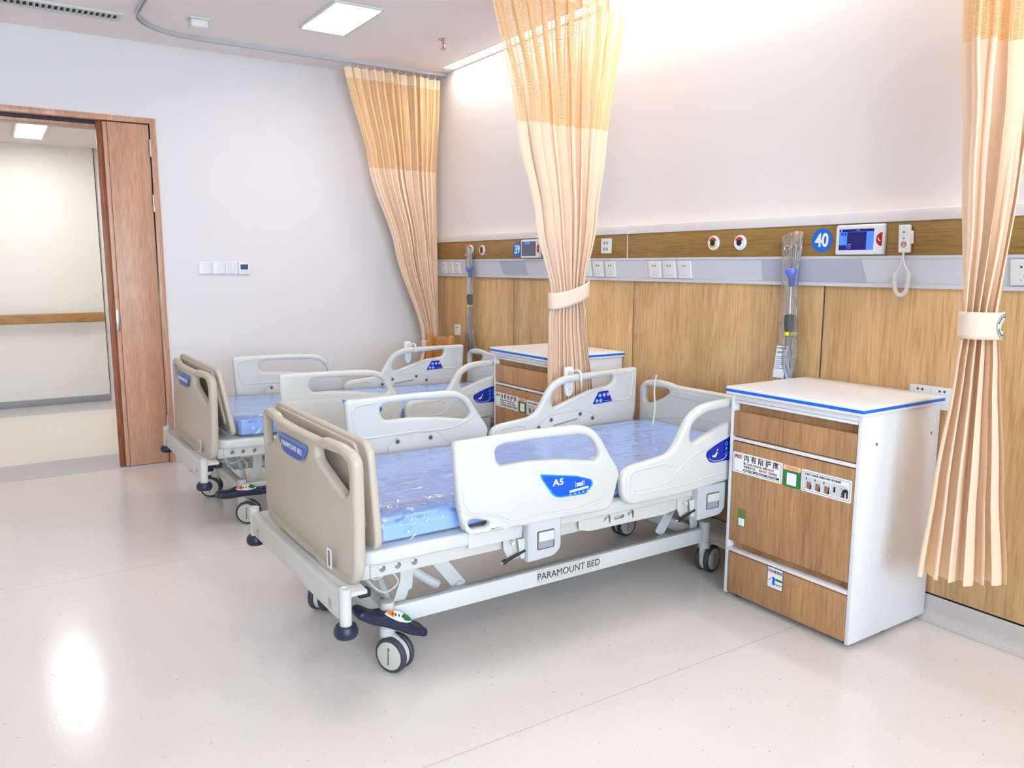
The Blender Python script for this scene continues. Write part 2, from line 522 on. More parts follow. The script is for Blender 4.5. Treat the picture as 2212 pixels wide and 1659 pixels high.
# ------------------------------------------------------------------ room shell
H = 2.82; XR = 8.4; YB = -6.2
struct('floor', MB().box(0, XR, YB, 0, -0.1, 0), 'room_floor')
def ceiling():
    mb = MB()                       # with a slot for the wall-washing light along the head wall
    mb.box(0, XR, YB, -0.115, H, H + 0.1)
    mb.box(0, 0.5, -0.115, -0.02, H, H + 0.1)
    mb.box(0, XR, -0.02, 0, H, H + 0.1)
    mb.box(0.5, XR, -0.115, -0.02, H + 0.03, H + 0.1)
    struct('ceiling', mb, 'ceiling_paint')
ceiling()
struct('wall_head', MB().box(-0.2, XR, 0, 0.2, 0, H + 0.1), 'head_wall_paint')
OY0, OY1, OZ = -3.7, -2.02, 2.341
mb = MB().box(-0.2, 0, OY1, 0, 0, H + 0.1).box(-0.2, 0, YB, OY0, 0, H + 0.1).box(-0.2, 0, OY0, OY1, OZ, H + 0.1)
struct('wall_left', mb, 'wall_paint')
struct('wall_back', MB().box(-0.2, XR + 0.2, YB - 0.2, YB, 0, H + 0.1), 'wall_paint')
WY0, WY1, WZ0, WZ1 = -4.7, -1.5, 0.75, 2.55
mb = MB().box(XR, XR + 0.2, YB, WY0, 0, H + 0.1).box(XR, XR + 0.2, WY1, 0.2, 0, H + 0.1)
mb.box(XR, XR + 0.2, WY0, WY1, 0, WZ0).box(XR, XR + 0.2, WY0, WY1, WZ1, H + 0.1)
struct('wall_right', mb, 'wall_paint')
mb = MB()
for a, b in ((WY0, WY0 + 0.06), (WY1 - 0.06, WY1), (-3.13, -3.07)): mb.box(XR + 0.05, XR + 0.11, a, b, WZ0, WZ1)
mb.box(XR + 0.05, XR + 0.11, WY0, WY1, WZ0, WZ0 + 0.06).box(XR + 0.05, XR + 0.11, WY0, WY1, WZ1 - 0.06, WZ1)
w = struct('window_1', mb, 'white_metal')
MB().box(XR + 0.078, XR + 0.082, WY0 + 0.05, WY1 - 0.05, WZ0 + 0.05, WZ1 - 0.05).build('window_pane', 'window_glass', w)
# vinyl cove along walls
def cove(name, path_box):
    struct(name, path_box, 'cove_vinyl')
mb = MB()
def cov(u, v):
    x = 0.0 + u * XR; t = v * PI / 2
    if v < 0.5:
        a = v * 2; return Vector((x, -0.05 + 0.0 + 0.038 * math.sin(a * PI / 2), 0.001 + 0.04 * (1 - math.cos(a * PI / 2))))
    a = (v - 0.5) * 2; return Vector((x, -0.012, 0.041 + 0.066 * a))
mb.grid(cov, 1, 12); mb.box(0, XR, -0.012, 0, 0.10, 0.107)
struct('baseboard_head', mb, 'cove_vinyl')
mb = MB().box(0, 0.012, OY1 + 0.0, -0.012, 0, 0.1, 0.003).box(0, 0.012, YB, OY0 - 0.03, 0, 0.1, 0.003)
struct('baseboard_left', mb, 'cove_vinyl')
# wood cladding of the head wall: boards 1.22 m wide with dark joints
joints = [0.0, 1.305, 2.525, 3.744, 4.965, 6.185, 7.405, XR]
for i in range(len(joints) - 1):
    a = joints[i] + (0.004 if i else 0.0); b = joints[i + 1] - 0.004
    o = MB().box(a, b, -0.012, 0, 0.1072, 1.30, 0.0012).build('trim_%d' % (i + 1), 'panel_wood', origin=(a, 0, 0.1)); o['kind'] = 'structure'
struct('trim_8', MB().box(0, XR, -0.006, 0, 0.125, 1.30), 'black_rubber')   # dark backing seen in the joints

# ------------------------------------------------------------------ corridor beyond the door
CZ = 2.51; CX = -3.1
mb = MB().box(CX - 0.2, 0, -7, 2, -0.1, 0)
struct('floor_corridor', mb, 'corridor_floor')
mb = MB().box(-0.49, -0.0, -7, 2, 0, 0.0012).box(CX, -2.58, -7, 2, 0, 0.0012)
struct('trim_9', mb, 'corridor_border')
struct('wall_corridor', MB().box(CX - 0.2, CX, -7, -2.06, 0, CZ + 0.1).box(CX - 0.2, CX - 0.02, -2.06, 2, 0, CZ + 0.1).box(CX - 0.03, CX + 0.001, -2.066, -2.06, 0.06, CZ, mi=1), ['corridor_paint', 'vent_black'])
struct('ceiling_corridor', MB().box(CX - 0.2, -0.2, -7, 2, CZ, CZ + 0.1), 'ceiling_paint')
struct('wall_corridor_end', MB().box(CX - 0.2, -0.2, 2, 2.2, 0, CZ + 0.1).box(CX - 0.2, -0.2, -7.2, -7, 0, CZ + 0.1), 'corridor_paint')
struct('wall_corridor_near', MB().box(-0.22, -0.2, -7, OY0, 0, CZ).box(-0.22, -0.2, OY1 + 0.05, 2, 0, CZ), 'corridor_paint')
struct('baseboard_corridor', MB().box(CX, CX + 0.012, -7, -2.06, 0, 0.07, 0.003), 'baseboard_grey')
t = MB().box(CX + 0.045, CX + 0.085, -6.5, -2.075, 0.815, 0.91, 0.016, seg=3).build('handrail', 'rail_wood', origin=(CX, -3, 0))
tag(t, 'wooden handrail running along the corridor wall beyond the doorway', 'handrail')
for y in (-5.4, -4.6, -3.8, -2.35):
    b = MB().tube([(CX, y, 0.80), (CX + 0.03, y, 0.795), (CX + 0.06, y, 0.80), (CX + 0.065, y, 0.83)], 0.014, 8).lathe([(0.03, 0), (0.03, 0.006)], (CX, y, 0.80), (1, 0, 0), 16)
    b.build('bracket', 'white_plastic', t)
def corridor_lamp(x, y, label):
    o = empty('ceiling_lamp', (x, y, CZ), label, 'lamp', 'flat lamps on the corridor ceiling')
    MB().box(x - 0.46, x + 0.46, y - 0.12, y + 0.12, CZ - 0.02, CZ, 0.006).build('frame', 'white_metal', o)
    MB().box(x - 0.44, x + 0.44, y - 0.10, y + 0.10, CZ - 0.024, CZ - 0.019, 0.0015).build('diffuser', 'corridor_glow', o)
corridor_lamp(-2.1, -2.63, 'glowing rectangular lamp on the corridor ceiling, seen through the doorway')
corridor_lamp(-2.1, -5.2, 'added unseen lamp further along the corridor ceiling behind the door wall')  # extra lamp, never in view, added to brighten the corridor
corridor_lamp(-2.1, -0.2, 'added unseen lamp at the near end of the corridor ceiling, hidden by the door leaf')  # second added corridor lamp, there only to lift the light

# ------------------------------------------------------------------ door (narrow fixed leaf of an uneven pair)
mb = MB()
mb.box(-0.21, 0.012, -2.053, -2.015, 0, 2.341, 0.002)
mb.box(-0.21, 0.012, OY0 - 0.03, OY0 + 0.008, 0, 2.341, 0.002)
mb.box(-0.21, 0.012, OY0, -2.053, 2.306, 2.341, 0.002)
mb.box(-0.21, -0.075, OY0 + 0.01, -2.06, 2.268, 2.306, 0.002)
door = struct('door_1', mb, 'door_wood')
MB().box(-0.075, -0.045, OY0 + 0.01, -2.37, 2.285, 2.307, 0.004).build('seal', 'seal_dark', door)
leaf = MB().box(-0.055, -0.003, -2.305, -2.058, 0.01, 2.299, 0.0015).box(-0.055, -0.008, -2.332, -2.3065, 0.01, 2.299, 0.003).box(-0.055, -0.028, -2.368, -2.332, 0.01, 2.299, 0.001, mi=1).build('door_leaf', ['door_wood', 'shaded_edge_wood'], door)
for z in (2.15, 1.79, 0.29):
    MB().tube([(0.004, -2.055, z - 0.055), (0.004, -2.055, z + 0.055)], 0.008, 12).tube([(0.004, -2.055, z - 0.003), (0.004, -2.055, z + 0.003)], 0.0088, 12).build('hinge', 'steel', door)
MB().box(-0.012, -0.0055, -2.330, -2.312, 0.94, 1.085, 0.0008).build('lock_plate', 'steel', leaf)
MB().box(-0.05, 0.0, -2.36, -2.06, 0, 0.006).build('threshold', 'aluminium', door)

# ------------------------------------------------------------------ bed-head service unit on the head wall
UX1 = XR
unit = empty('bedhead_unit', (2.4, 0, 1.3), 'long service rail with wood strip and grey channel along the head wall', 'wall unit')
MB().box(0.002, UX1, -0.052, -0.0012, 1.557, 1.603, 0.004).build('top_trim', 'unit_trim', unit)
for i, (a, b) in enumerate(((0.0, 2.491), (2.497, 4.9), (4.906, UX1))):
    MB().box(a + .002, b, -0.04, -0.0012, 1.426, 1.557, 0.0008).build('wood_strip', 'strip_wood', unit)
MB().box(2.491, 2.497, -0.0395, -.0012, 1.426, 1.557).build('joint_cover', 'white_plastic', unit)
# grey channel: slopes back towards its foot
prof = [(-.0012, 1.426), (-0.042, 1.426), (-0.042, 1.415), (-0.036, 1.412), (-0.020, 1.318), (-0.030, 1.314), (-0.030, 1.300), (-.0125, 1.300), (-.0125, 1.3015), (-.0012, 1.3015)]
mb = MB(); n = len(prof)
mb.add([(.002, y, z) for y, z in prof] + [(UX1, y, z) for y, z in prof], [tuple(range(n)), tuple(range(2 * n - 1, n - 1, -1))] + [(i, (i + 1) % n, n + (i + 1) % n, n + i) for i in range(n)])
mb.build('channel', 'channel_grey', unit, smooth=15)
SL = FR((0, -0.036, 1.412), (1, 0, 0), (0, 0.016, -0.094))     # u = x, v down the slope ; W points into wall? checked below
SLn = FR((0, -0.028, 1.365), (1, 0, 0), (0, -0.016, 0.094))    # u = x, v up the slope, W out of the wall
for (a, b, c, d) in ((1.16, 1.47, 1.19, 1.49), (3.42, 3.925, 3.42, 3.945), (5.8, 6.2, 5.82, 6.22)):
    MB().plate([(c, -0.046), (d, -0.046), (b, 0.046), (a, 0.046)], SLn, 0.0015, 0, w0=0.0006).build('inlay', 'inlay_grey', unit)

def socket(u, fr, label, w=0.088, h=0.088, kind=5, group='white sockets in the grey channel', mats=('white_plastic', 'dark_grey')):
    o = fr(u, 0, 0)
    mb = MB().plate(rrect(u - w / 2, u + w / 2, -h / 2, h / 2, 0.005), fr, 0.009, 0.003, w0=0.0045)
    s = mb.build('wall_socket', 'white_plastic', origin=o)
    tag(s, label, 'socket', group)
    mt = 'mid_grey'
    for dx in (-0.009, 0.009): MB().plate(rrect(u + dx - 0.0035, u + dx + 0.0035, 0.016, 0.024, 0.0005), fr, 0.0008, 0, w0=0.0093).build('pin_slot', 'dark_grey', s)
    for dx, dz, rot in ((0, -0.012, 0), (-0.01, -0.027, 0.5), (0.01, -0.027, -0.5)):
        c, q = math.cos(rot), math.sin(rot)
        MB().plate([(u + dx + x * c - y * q, dz + x * q + y * c) for x, y in ((-0.0012, -0.005), (0.0012, -0.005), (0.0012, 0.005), (-0.0012, 0.005))], fr, 0.0008, 0, w0=0.0093).build('pin_slot', mt, s)
    return s
SW = 0.092
for x, lb in ((0.352, 'white wall socket nearest the corner curtain, left of three under number 39'),
              (0.457, 'middle white socket of three left of the far drip stand'),
              (0.562, 'white socket right of three, half behind the far drip stand sleeve'),
              (2.128, 'white socket half hidden by the right edge of the middle curtain'),
              (2.237, 'white socket just right of the middle curtain, under the data outlet'),
              (2.346, 'white socket under the joint of the wood strip, second right of the middle curtain'),
              (2.712, 'left white socket of the three below the pair of round gas outlets'),
              (2.822, 'middle white socket of the three over the nearer bed'),
              (2.932, 'right white socket of the three over the nearer bed'),
              (4.545, 'white socket at the right picture edge beside the tied near curtain'),
              (4.655, 'white socket at the far right end of the channel, by the picture edge')):
    socket(x, SLn, lb, SW, SW)
fr = XZ(-0.012)
def low_socket(x0, x1, z0, z1, label, n):
    o = fr(x0, z0, 0)
    s = MB().plate(rrect(x0, x1, z0, z1, 0.006), fr, 0.012, 0.004, w0=0.006).build('wall_socket', 'white_plastic', origin=o)
    tag(s, label, 'socket')
    for k in range(n):
        cx = x0 + (x1 - x0) * (k + 0.5) / n
        if n == 1:
            for dx in (-0.012, 0.006): MB().plate(rrect(cx + dx, cx + dx + 0.008, z1 - 0.028, z1 - 0.019, 0.001), fr, 0.001, 0, w0=0.0122).build('pin_slot', 'black_print', s)
            MB().plate(rrect(cx - 0.001, cx + 0.001, z1 - 0.05, z1 - 0.042, 0.0005), fr, 0.001, 0, w0=0.0122).build('pin_slot', 'black_print', s)
        else:
            for sgn in (-1, 1):
                a = cx + sgn * 0.0085
                MB().plate([(a - 0.006 * sgn, z1 - 0.016), (a + 0.004 * sgn, z1 - 0.022), (a + 0.004 * sgn, z1 - 0.010)], fr, 0.001, 0, w0=0.0122).build('pin_slot', 'black_print', s)
    if n > 1:
        MB().box((x0 + x1) / 2 - 0.0006, (x0 + x1) / 2 + 0.0006, -0.0243, -0.02, z0 + 0.002, z1 - 0.002).build('joint_line', 'mid_grey', s)
low_socket(0.483, 0.569, 0.845, 0.93, 'single white socket low on the wood panel behind the corner chair', 1)
low_socket(4.162, 4.334, 0.84, 0.928, 'double white socket just above the near bedside cabinet top', 2)

ST = XZ(-0.0402)
def gas(x, z, col, label):
    o = empty('gas_outlet', ST(x, z, 0), label, 'gas outlet', 'round gas outlets on the wood strip')
    f = FR((0, -0.04, 0), (1, 0, 0), (0, 0, 1))
    MB().lathe([(0.036, 0), (0.036, 0.006), (0.032, 0.011), (0.028, 0.011)], (x, -0.04, z), (0, -1, 0), 32).build('rim', 'white_plastic', o)
    mb = MB()
    for a0, a1, mi in ((0.15, 0.85, 0), (1.15, 1.85, 1)):
        pts = [(x + 0.026 * math.cos(PI * (a0 + (a1 - a0) * k / 12)), z + 0.026 * math.sin(PI * (a0 + (a1 - a0) * k / 12))) for k in range(13)]
        pts += [(x + 0.016 * math.cos(PI * (a1 - (a1 - a0) * k / 12)), z + 0.016 * math.sin(PI * (a1 - (a1 - a0) * k / 12))) for k in range(13)]
        mb.plate(pts, f, 0.001, 0, w0=0.0118, mi=mi)
    mb.build('label_ring', ['gas_red', col], o)
    MB().lathe([(0.0145, 0.010), (0.0145, 0.0135), (0.011, 0.0135)], (x, -0.04, z), (0, -1, 0), 24).build('port', 'black_rubber', o)
gas(3.131, 1.495, 'gas_yellow', 'round white gas outlet with yellow lower ring, left of the near pair')
gas(3.296, 1.493, 'white_print', 'round white gas outlet with black port, right of the near pair')
gas(0.779, 1.495, 'gas_yellow', 'round gas outlet half covered by the far drip stand sleeve')
gas(0.943, 1.492, 'gas_red', 'round white gas outlet between the far drip stand and number 39')

def number(x, z, txt, label):
    o = empty('bed_number_sign', ST(x, z, 0), label, 'sign', 'round blue bed numbers')
    MB().plate(circle(x, z, 0.0505, 48), ST, 0.002, 0, w0=0.001).build('disc', 'sign_blue', o)
    mb = MB(); put_text(mb, txt, 0.078, ST, x, z - 0.002, 0.0024, bold=0.0022, align='CENTER', sx=0.82)
    mb.build('lettering', 'white_print', o)
number(1.392, 1.489, '39', 'round blue sign with white number 39 left of the middle curtain')
number(3.738, 1.493, '40', 'round blue sign with white number 40 above the near cabinet')

def display(x0, x1, z0, z1, label, on):
    o = empty('nurse_call_display', ST(x0, z0, 0), label, 'display')
    MB().plate(rrect(x0, x1, z0, z1, 0.010), ST, 0.018, 0.005, w0=0.009, seg=3).build('bezel', 'aluminium', o)
    MB().plate(rrect(x0 + 0.003, x1 - 0.006, z0 + 0.003, z1 - 0.004, 0.009), ST, 0.006, 0.002, w0=0.0175).build('face', 'white_plastic', o)
    a, b, c, d = x0 + 0.018, x1 - 0.045, z0 + 0.019, z1 - 0.018
    if on:
        MB().plate([(a, c), (b, c), (b, d), (a, d)], ST, 0.001, 0, w0=0.0206).build('screen', 'screen_blue', o)
        mb = MB().plate([(a, d - 0.011), (b, d - 0.011), (b, d), (a, d)], ST, 0.0006, 0, w0=0.0213)
        mb.plate([(a + 0.037, c + 0.001), (b - 0.032, c + 0.001), (b - 0.032, d - 0.012), (a + 0.037, d - 0.012)], ST, 0.0006, 0, w0=0.0213)
        mb.plate([(a + 0.001, c + 0.001), (a + 0.034, c + 0.001), (a + 0.034, c + 0.021), (a + 0.001, c + 0.021)], ST, 0.0006, 0, w0=0.0213)
        mb.build('screen_panes', 'screen_dark', o)
        mb = MB(); put_text(mb, '40床', 0.0145, ST, a + 0.006, d - 0.021, 0.0217, bold=0.0002)
        mb.build('screen_number', 'screen_dark', o)
        mb = MB(); put_text(mb, '14:20', 0.008, ST, a + 0.075, d - 0.0055, 0.0217)
        for k in range(3): mb.plate([(a + 0.041, c + 0.008 + 0.0075 * k), (a + 0.056, c + 0.008 + 0.0075 * k), (a + 0.056, c + 0.010 + 0.0075 * k), (a + 0.041, c + 0.010 + 0.0075 * k)], ST, 0.0004, 0, w0=0.0218)
        mb.plate(circle(a + 0.010, d - 0.0055, 0.004, 12), ST, 0.0004, 0, w0=0.0218)
        for k in range(3): mb.plate([(a + 0.006, d - 0.036 - 0.009 * k), (a + 0.018, d - 0.036 - 0.009 * k), (a + 0.018, d - 0.034 - 0.009 * k), (a + 0.006, d - 0.034 - 0.009 * k)], ST, 0.0004, 0, w0=0.0218)
        mb.build('screen_text', 'pale_blue_print', o)
    else:
        MB().plate([(a - 0.006, c - 0.004), (b, c - 0.004), (b, d + 0.004), (a - 0.006, d + 0.004)], ST, 0.001, 0, w0=0.0206).build('screen', 'screen_grey', o)
        mb = MB().plate([(a + 0.03, d - 0.012), (a + 0.09, d - 0.012), (a + 0.09, d + 0.002), (a + 0.03, d + 0.002)], ST, 0.0006, 0, w0=0.0213)
        mb.build('screen_panes', 'screen_blue', o)
    cx, cz = x1 - 0.008, (z0 + z1) / 2
    pts = [(cx + 0.026 * math.cos(PI / 2 + PI * k / 16), cz + 0.027 * math.sin(PI / 2 + PI * k / 16)) for k in range(17)]
    b_ = MB().plate(pts, ST, 0.003, 0.0008, w0=0.0208).build('call_button', 'red_print', o)
    MB().tube([ST(cx - 0.016, cz + 0.007, 0.0228), ST(cx - 0.017, cz + 0.001, 0.0228), ST(cx - 0.013, cz - 0.005, 0.0228), ST(cx - 0.007, cz - 0.006, 0.0228)], 0.0018, 6).build('phone_symbol', 'white_print', b_)
    return o
display(3.816, 4.034, 1.430, 1.552, 'white call display with lit blue screen, right of number 40', True)
display(1.462, 1.68, 1.430, 1.552, 'white call display with grey screen beside number 39, partly behind curtain', False)

# nurse-call handset with coiled cord
o = empty('call_handset', ST(4.118, 1.49, 0), 'white handheld call button with coiled cord, hung beside the lit display', 'handset')
hf = FR((4.117, -0.04, 1.49), (1, 0, 0), (-0.05, 0, 1))
MB().plate(rrect(-0.0225, 0.0225, -0.053, 0.053, 0.004), hf, 0.016, 0.003, w0=0.016).build('body', 'white_plastic', o)
MB().plate(rrect(-0.021, 0.021, 0.049, 0.056, 0.001), hf, 0.014, 0.001, w0=0.014).build('top_cap', 'teal_print', o)
MB().plate(rrect(0.02, 0.03, -0.02, 0.03, 0.004), hf, 0.012, 0.003, w0=0.008).build('cradle', 'white_plastic', o)
mb = MB().plate(circle(0, -0.022, 0.011, 24), hf, 0.001, 0, holes=[circle(0, -0.022, 0.0085, 24)], w0=0.0245)
put_text(mb, '呼叫', 0.006, hf, 0, -0.022, 0.0246, align='CENTER', bold=0.0002)
mb.build('button_ring', 'red_print', o)
MB().plate(circle(0.0, 0.025, 0.0035, 12), hf, 0.001, 0, w0=0.0245).build('key_mark', 'dark_grey', o)
MB().plate(circle(0.0, 0.002, 0.0032, 12), hf, 0.001, 0, w0=0.0245, holes=[circle(0, 0.002, 0.0018, 12)]).build('key_mark', 'dark_grey', o)
mb = MB()
mb.tube([(4.114, -0.056, 1.437), (4.113, -0.058, 1.42), (4.106, -0.056, 1.39), (4.092, -0.055, 1.362)], 0.0026, 8)
mb.tube([(4.117, -0.056, 1.437), (4.118, -0.060, 1.415), (4.126, -0.058, 1.385), (4.142, -0.056, 1.363)], 0.0026, 8)
# coil: helix along a U
cent = []
for k in range(60):
    t = k / 59
    a = PI * t
    x = 4.115 - 0.0275 * math.cos(a) * (1.0 if abs(math.cos(a)) < 0.8 else 1.0)
    z = 1.360 - 0.088 * math.sin(a) ** 0.55
    cent.append(Vector((x, -0.056, z)))
L = [0]
for k in range(1, 60): L.append(L[-1] + (cent[k] - cent[k - 1]).length)
def cpt(d):
    for k in range(1, 60):
        if L[k] >= d:
            f = (d - L[k - 1]) / max(1e-9, L[k] - L[k - 1]); return cent[k - 1].lerp(cent[k], f), (cent[k] - cent[k - 1]).normalized()
    return cent[-1], (cent[-1] - cent[-2]).normalized()
hp = []; turns = 44; N = turns * 10
for k in range(N + 1):
    p, tn = cpt(L[-1] * k / N)
    nb = Vector((0, 1, 0)); nn = tn.cross(nb).normalized(); a = 2 * PI * turns * k / N
    hp.append(p + nn * (0.0058 * math.cos(a)) + nb * (0.0058 * math.sin(a)))
mb.tube(hp, 0.0021, 6)
mb.build('coiled_cord', 'white_plastic', o)

# data outlet
o = MB().plate(rrect(2.276, 2.364, 1.453, 1.538, 0.005), ST, 0.010, 0.003, w0=0.005).build('data_outlet', 'white_plastic', origin=ST(2.32, 1.5, 0))
tag(o, 'white data outlet with four small ports on the wood strip right of the middle curtain', 'outlet')
for dx in (-0.012, 0.012):
    for dz in (0.016, -0.018):
        MB().plate(rrect(2.32 + dx - 0.007, 2.32 + dx + 0.007, 1.496 + dz - 0.008, 1.496 + dz + 0.008, 0.001), ST, 0.001, 0, w0=0.0104).build('port', 'mid_grey', o)

# wall switches on the left wall
def lw(u, v, w=0.0): return Vector((w, u, v))
LW = FR((0, 0, 0), (0, 1, 0), (0, 0, 1))
for i, (y0, lb) in enumerate(((-1.790, 'blank white switch plate, leftmost of four on the left wall'), (-1.701, 'blank white switch plate, second from left on the left wall'), (-1.612, 'white switch with four narrow rockers next to the thermostat'))):
    s = MB().plate(rrect(y0, y0 + 0.088, 1.317, 1.402, 0.003), LW, 0.010, 0.002, w0=0.005).build('wall_switch', 'white_plastic', origin=(0, y0, 1.317))
    tag(s, lb, 'switch', 'switch plates on the left wall')
    n = 4 if i == 2 else 1
    for k in range(n):
        a = y0 + 0.004 + 0.080 * k / n; b = y0 + 0.004 + 0.080 * (k + 1) / n
        MB().plate(rrect(a + 0.0005, b - 0.0005, 1.321, 1.398, 0.001), LW, 0.005, 0.001, w0=0.0105).build('rocker', 'white_laminate', s)
    MB().plate(rrect(y0 + 0.068, y0 + 0.083, 1.3865, 1.3885, 0.0003), LW, 0.0008, 0, w0=0.0132).build('mark', 'mid_grey', s)
o = MB().plate(rrect(-1.522, -1.436, 1.316, 1.403, 0.004), LW, 0.016, 0.003, w0=0.008).build('wall_thermostat', 'white_plastic', origin=(0, -1.52, 1.316))
tag(o, 'white thermostat with small blue display, right end of the switch row', 'thermostat')
MB().plate(rrect(-1.507, -1.454, 1.35, 1.386, 0.002), LW, 0.001, 0, w0=0.0163).build('screen', 'lcd', o)
for k in range(5): MB().plate(circle(-1.503 + 0.011 * k, 1.335, 0.003, 12), LW, 0.001, 0, w0=0.0163).build('key', 'grey_plastic', o)

# ------------------------------------------------------------------ ceiling fittings
def lamp(x, y, label):
    o = empty('ceiling_lamp', (x, y, H), label, 'lamp', 'square panel lamps on the room ceiling')
    MB().box(x - 0.305, x + 0.305, y - 0.152, y + 0.152, H - 0.012, H, 0.003).build('frame', 'white_metal', o)
    MB().box(x - 0.285, x + 0.285, y - 0.132, y + 0.132, H - 0.014, H - 0.0105).build('diffuser', 'lamp_glow', o)
lamp(1.21, -1.175, 'bright rectangular panel lamp in the ceiling over the far bed')
lamp(3.6, -1.9, 'added panel lamp, out of view in the ceiling above the nearer bed')  # unseen lamp added overhead to light the room
lamp(5.4, -3.9, 'added unseen panel lamp in the ceiling behind the viewer')  # out of view; added as extra light from behind the camera
lamp(2.0, -4.4, 'added unseen panel lamp in the ceiling towards the back wall')  # another unseen lamp put in for room light from the back
o = MB().box(0.505, XR - .003, -0.109, -0.026, H + 0.012, H + 0.028).build('wall_wash_light', 'slit_glow')
tag(o, 'glowing linear light in the ceiling slot along the head wall', 'light')
MB().box(0.5, XR, -0.117, -0.112, H - 0.003, H + 0.03).box(0.5, XR, -0.023, -0.019, H - 0.003, H + 0.03).box(0.497, 0.503, -0.1165, -0.0195, H - 0.003, H + 0.0295).build('trim_10', 'white_metal')['kind'] = 'structure'
o = empty('sprinkler', (1.15, -0.456, H), 'small chrome sprinkler head hanging from the ceiling', 'sprinkler')
MB().lathe([(0.038, 0), (0.038, -0.003), (0.022, -0.009), (0.012, -0.012)], (1.15, -0.456, H), (0, 0, 1), 28).build('escutcheon', 'chrome', o)
mb = MB().lathe([(0.011, -0.010), (0.012, -0.024), (0.008, -0.027)], (1.15, -0.456, H), (0, 0, 1), 18)
for sgn in (-1, 1):
    mb.tube([(1.15 + sgn * 0.010, -0.456, H - 0.024), (1.15 + sgn * 0.016, -0.456, H - 0.036), (1.15 + sgn * 0.013, -0.456, H - 0.05), (1.15 + sgn * 0.003, -0.456, H - 0.056)], 0.0028, 8)
mb.build('frame_arms', 'chrome', o)
MB().lathe([(0.004, -0.056), (0.018, -0.0585), (0.018, -0.061), (0.003, -0.062)], (1.15, -0.456, H), (0, 0, 1), 20).build('deflector', 'chrome', o)
MB().tube([(1.15, -0.456, H - 0.027), (1.15, -0.456, H - 0.056)], 0.003, 8).build('bulb', 'gas_red', o)
o = empty('smoke_detector', (0.72, -1.87, H), 'small white box detector on the ceiling inside the curtain track bend', 'detector')
Rz = Matrix.Translation((0.73, -1.87, H)) @ Matrix.Rotation(0.0, 4, 'Z')
MB().box(-0.05, 0.05, -0.055, 0.055, -0.014, 0.0, 0.003, M=Rz).build('base', 'white_metal', o)
MB().box(-0.042, 0.042, -0.047, 0.047, -0.055, -0.013, 0.008, M=Rz, seg=3).build('cover', 'white_plastic', o)
# air vent
vx0, vx1, vy0, vy1 = 0.44, 0.60, -3.4, -2.25
o = empty('air_vent', ((vx0 + vx1) / 2, (vy0 + vy1) / 2, H), 'white ceiling air grille with black slots at top left', 'vent')
mb = MB(); fz = FR((0, 0, H - 0.006), (0, 1, 0), (1, 0, 0))
mb.plate([(vy0, vx0), (vy1, vx0), (vy1, vx1), (vy0, vx1)], fz, 0.012, 0.002, holes=[[(vy0 + 0.03, vx0 + 0.03), (vy1 - 0.03, vx0 + 0.03), (vy1 - 0.03, vx1 - 0.03), (vy0 + 0.03, vx1 - 0.03)]])
mb.build('frame', 'white_metal', o)
MB().box(vx0 + 0.025, vx1 - 0.025, vy0 + 0.025, vy1 - 0.025, H - 0.003, H - 0.0005).build('duct', 'vent_black', o)
y = vy1 - 0.055
k = 0
while y > vy0 + 0.04:
    M = Matrix.Translation(((vx0 + vx1) / 2, y, H - 0.009)) @ Matrix.Rotation(0.6, 4, 'X')
    MB().box(-0.05, 0.05, -0.0035, 0.0035, -0.006, 0.006, M=M).build('slat', 'grey_plastic', o)
    y -= 0.03; k += 1

# curtain tracks
def track(path, name, label):
    mb = MB()
    P = [Vector(p) for p in path]
    sec = [(-0.012, 0), (0.012, 0), (0.012, -0.026), (0.004, -0.026), (0.004, -0.018), (-0.004, -0.018), (-0.004, -0.026), (-0.012, -0.026)]
    n = len(sec); vs = []; fs = []
    for i, p in enumerate(P):
        t = (P[min(i + 1, len(P) - 1)] - P[max(i - 1, 0)]).normalized(); s_ = Vector((t.y, -t.x, 0))
        for a, b in sec: vs.append(p + s_ * a + Vector((0, 0, b)))
    for i in range(len(P) - 1):
        for k in range(n): fs.append((i * n + k, i * n + (k + 1) % n, (i + 1) * n + (k + 1) % n, (i + 1) * n + k))
    fs.append(tuple(range(n))); fs.append(tuple((len(P) - 1) * n + k for k in range(n)))
    mb.add(vs, fs)
    o = mb.build(name, 'track_metal', smooth=20); tag(o, label, 'curtain track', 'curtain tracks on the ceiling')
def arc(cx, cy, r, a0, a1, n=14):
    return [(cx + r * math.cos(math.radians(a0 + (a1 - a0) * k / n)), cy + r * math.sin(math.radians(a0 + (a1 - a0) * k / n)), H) for k in range(n + 1)]
track([(0.345, -0.004, H), (0.345, -1.75, H)] + arc(0.745, -1.8, 0.4, 180, 270) + [(2.1, -2.2, H)] + arc(2.15, -1.85, 0.35, 270, 360) + [(2.5, -1.7, H), (2.5, -0.004, H)], 'curtain_track', 'grey ceiling track curving round the far bed from the corner curtain')
track([(4.52, -0.004, H), (4.52, -2.4, H)], 'curtain_track', 'straight ceiling track carrying the near right-hand curtain')

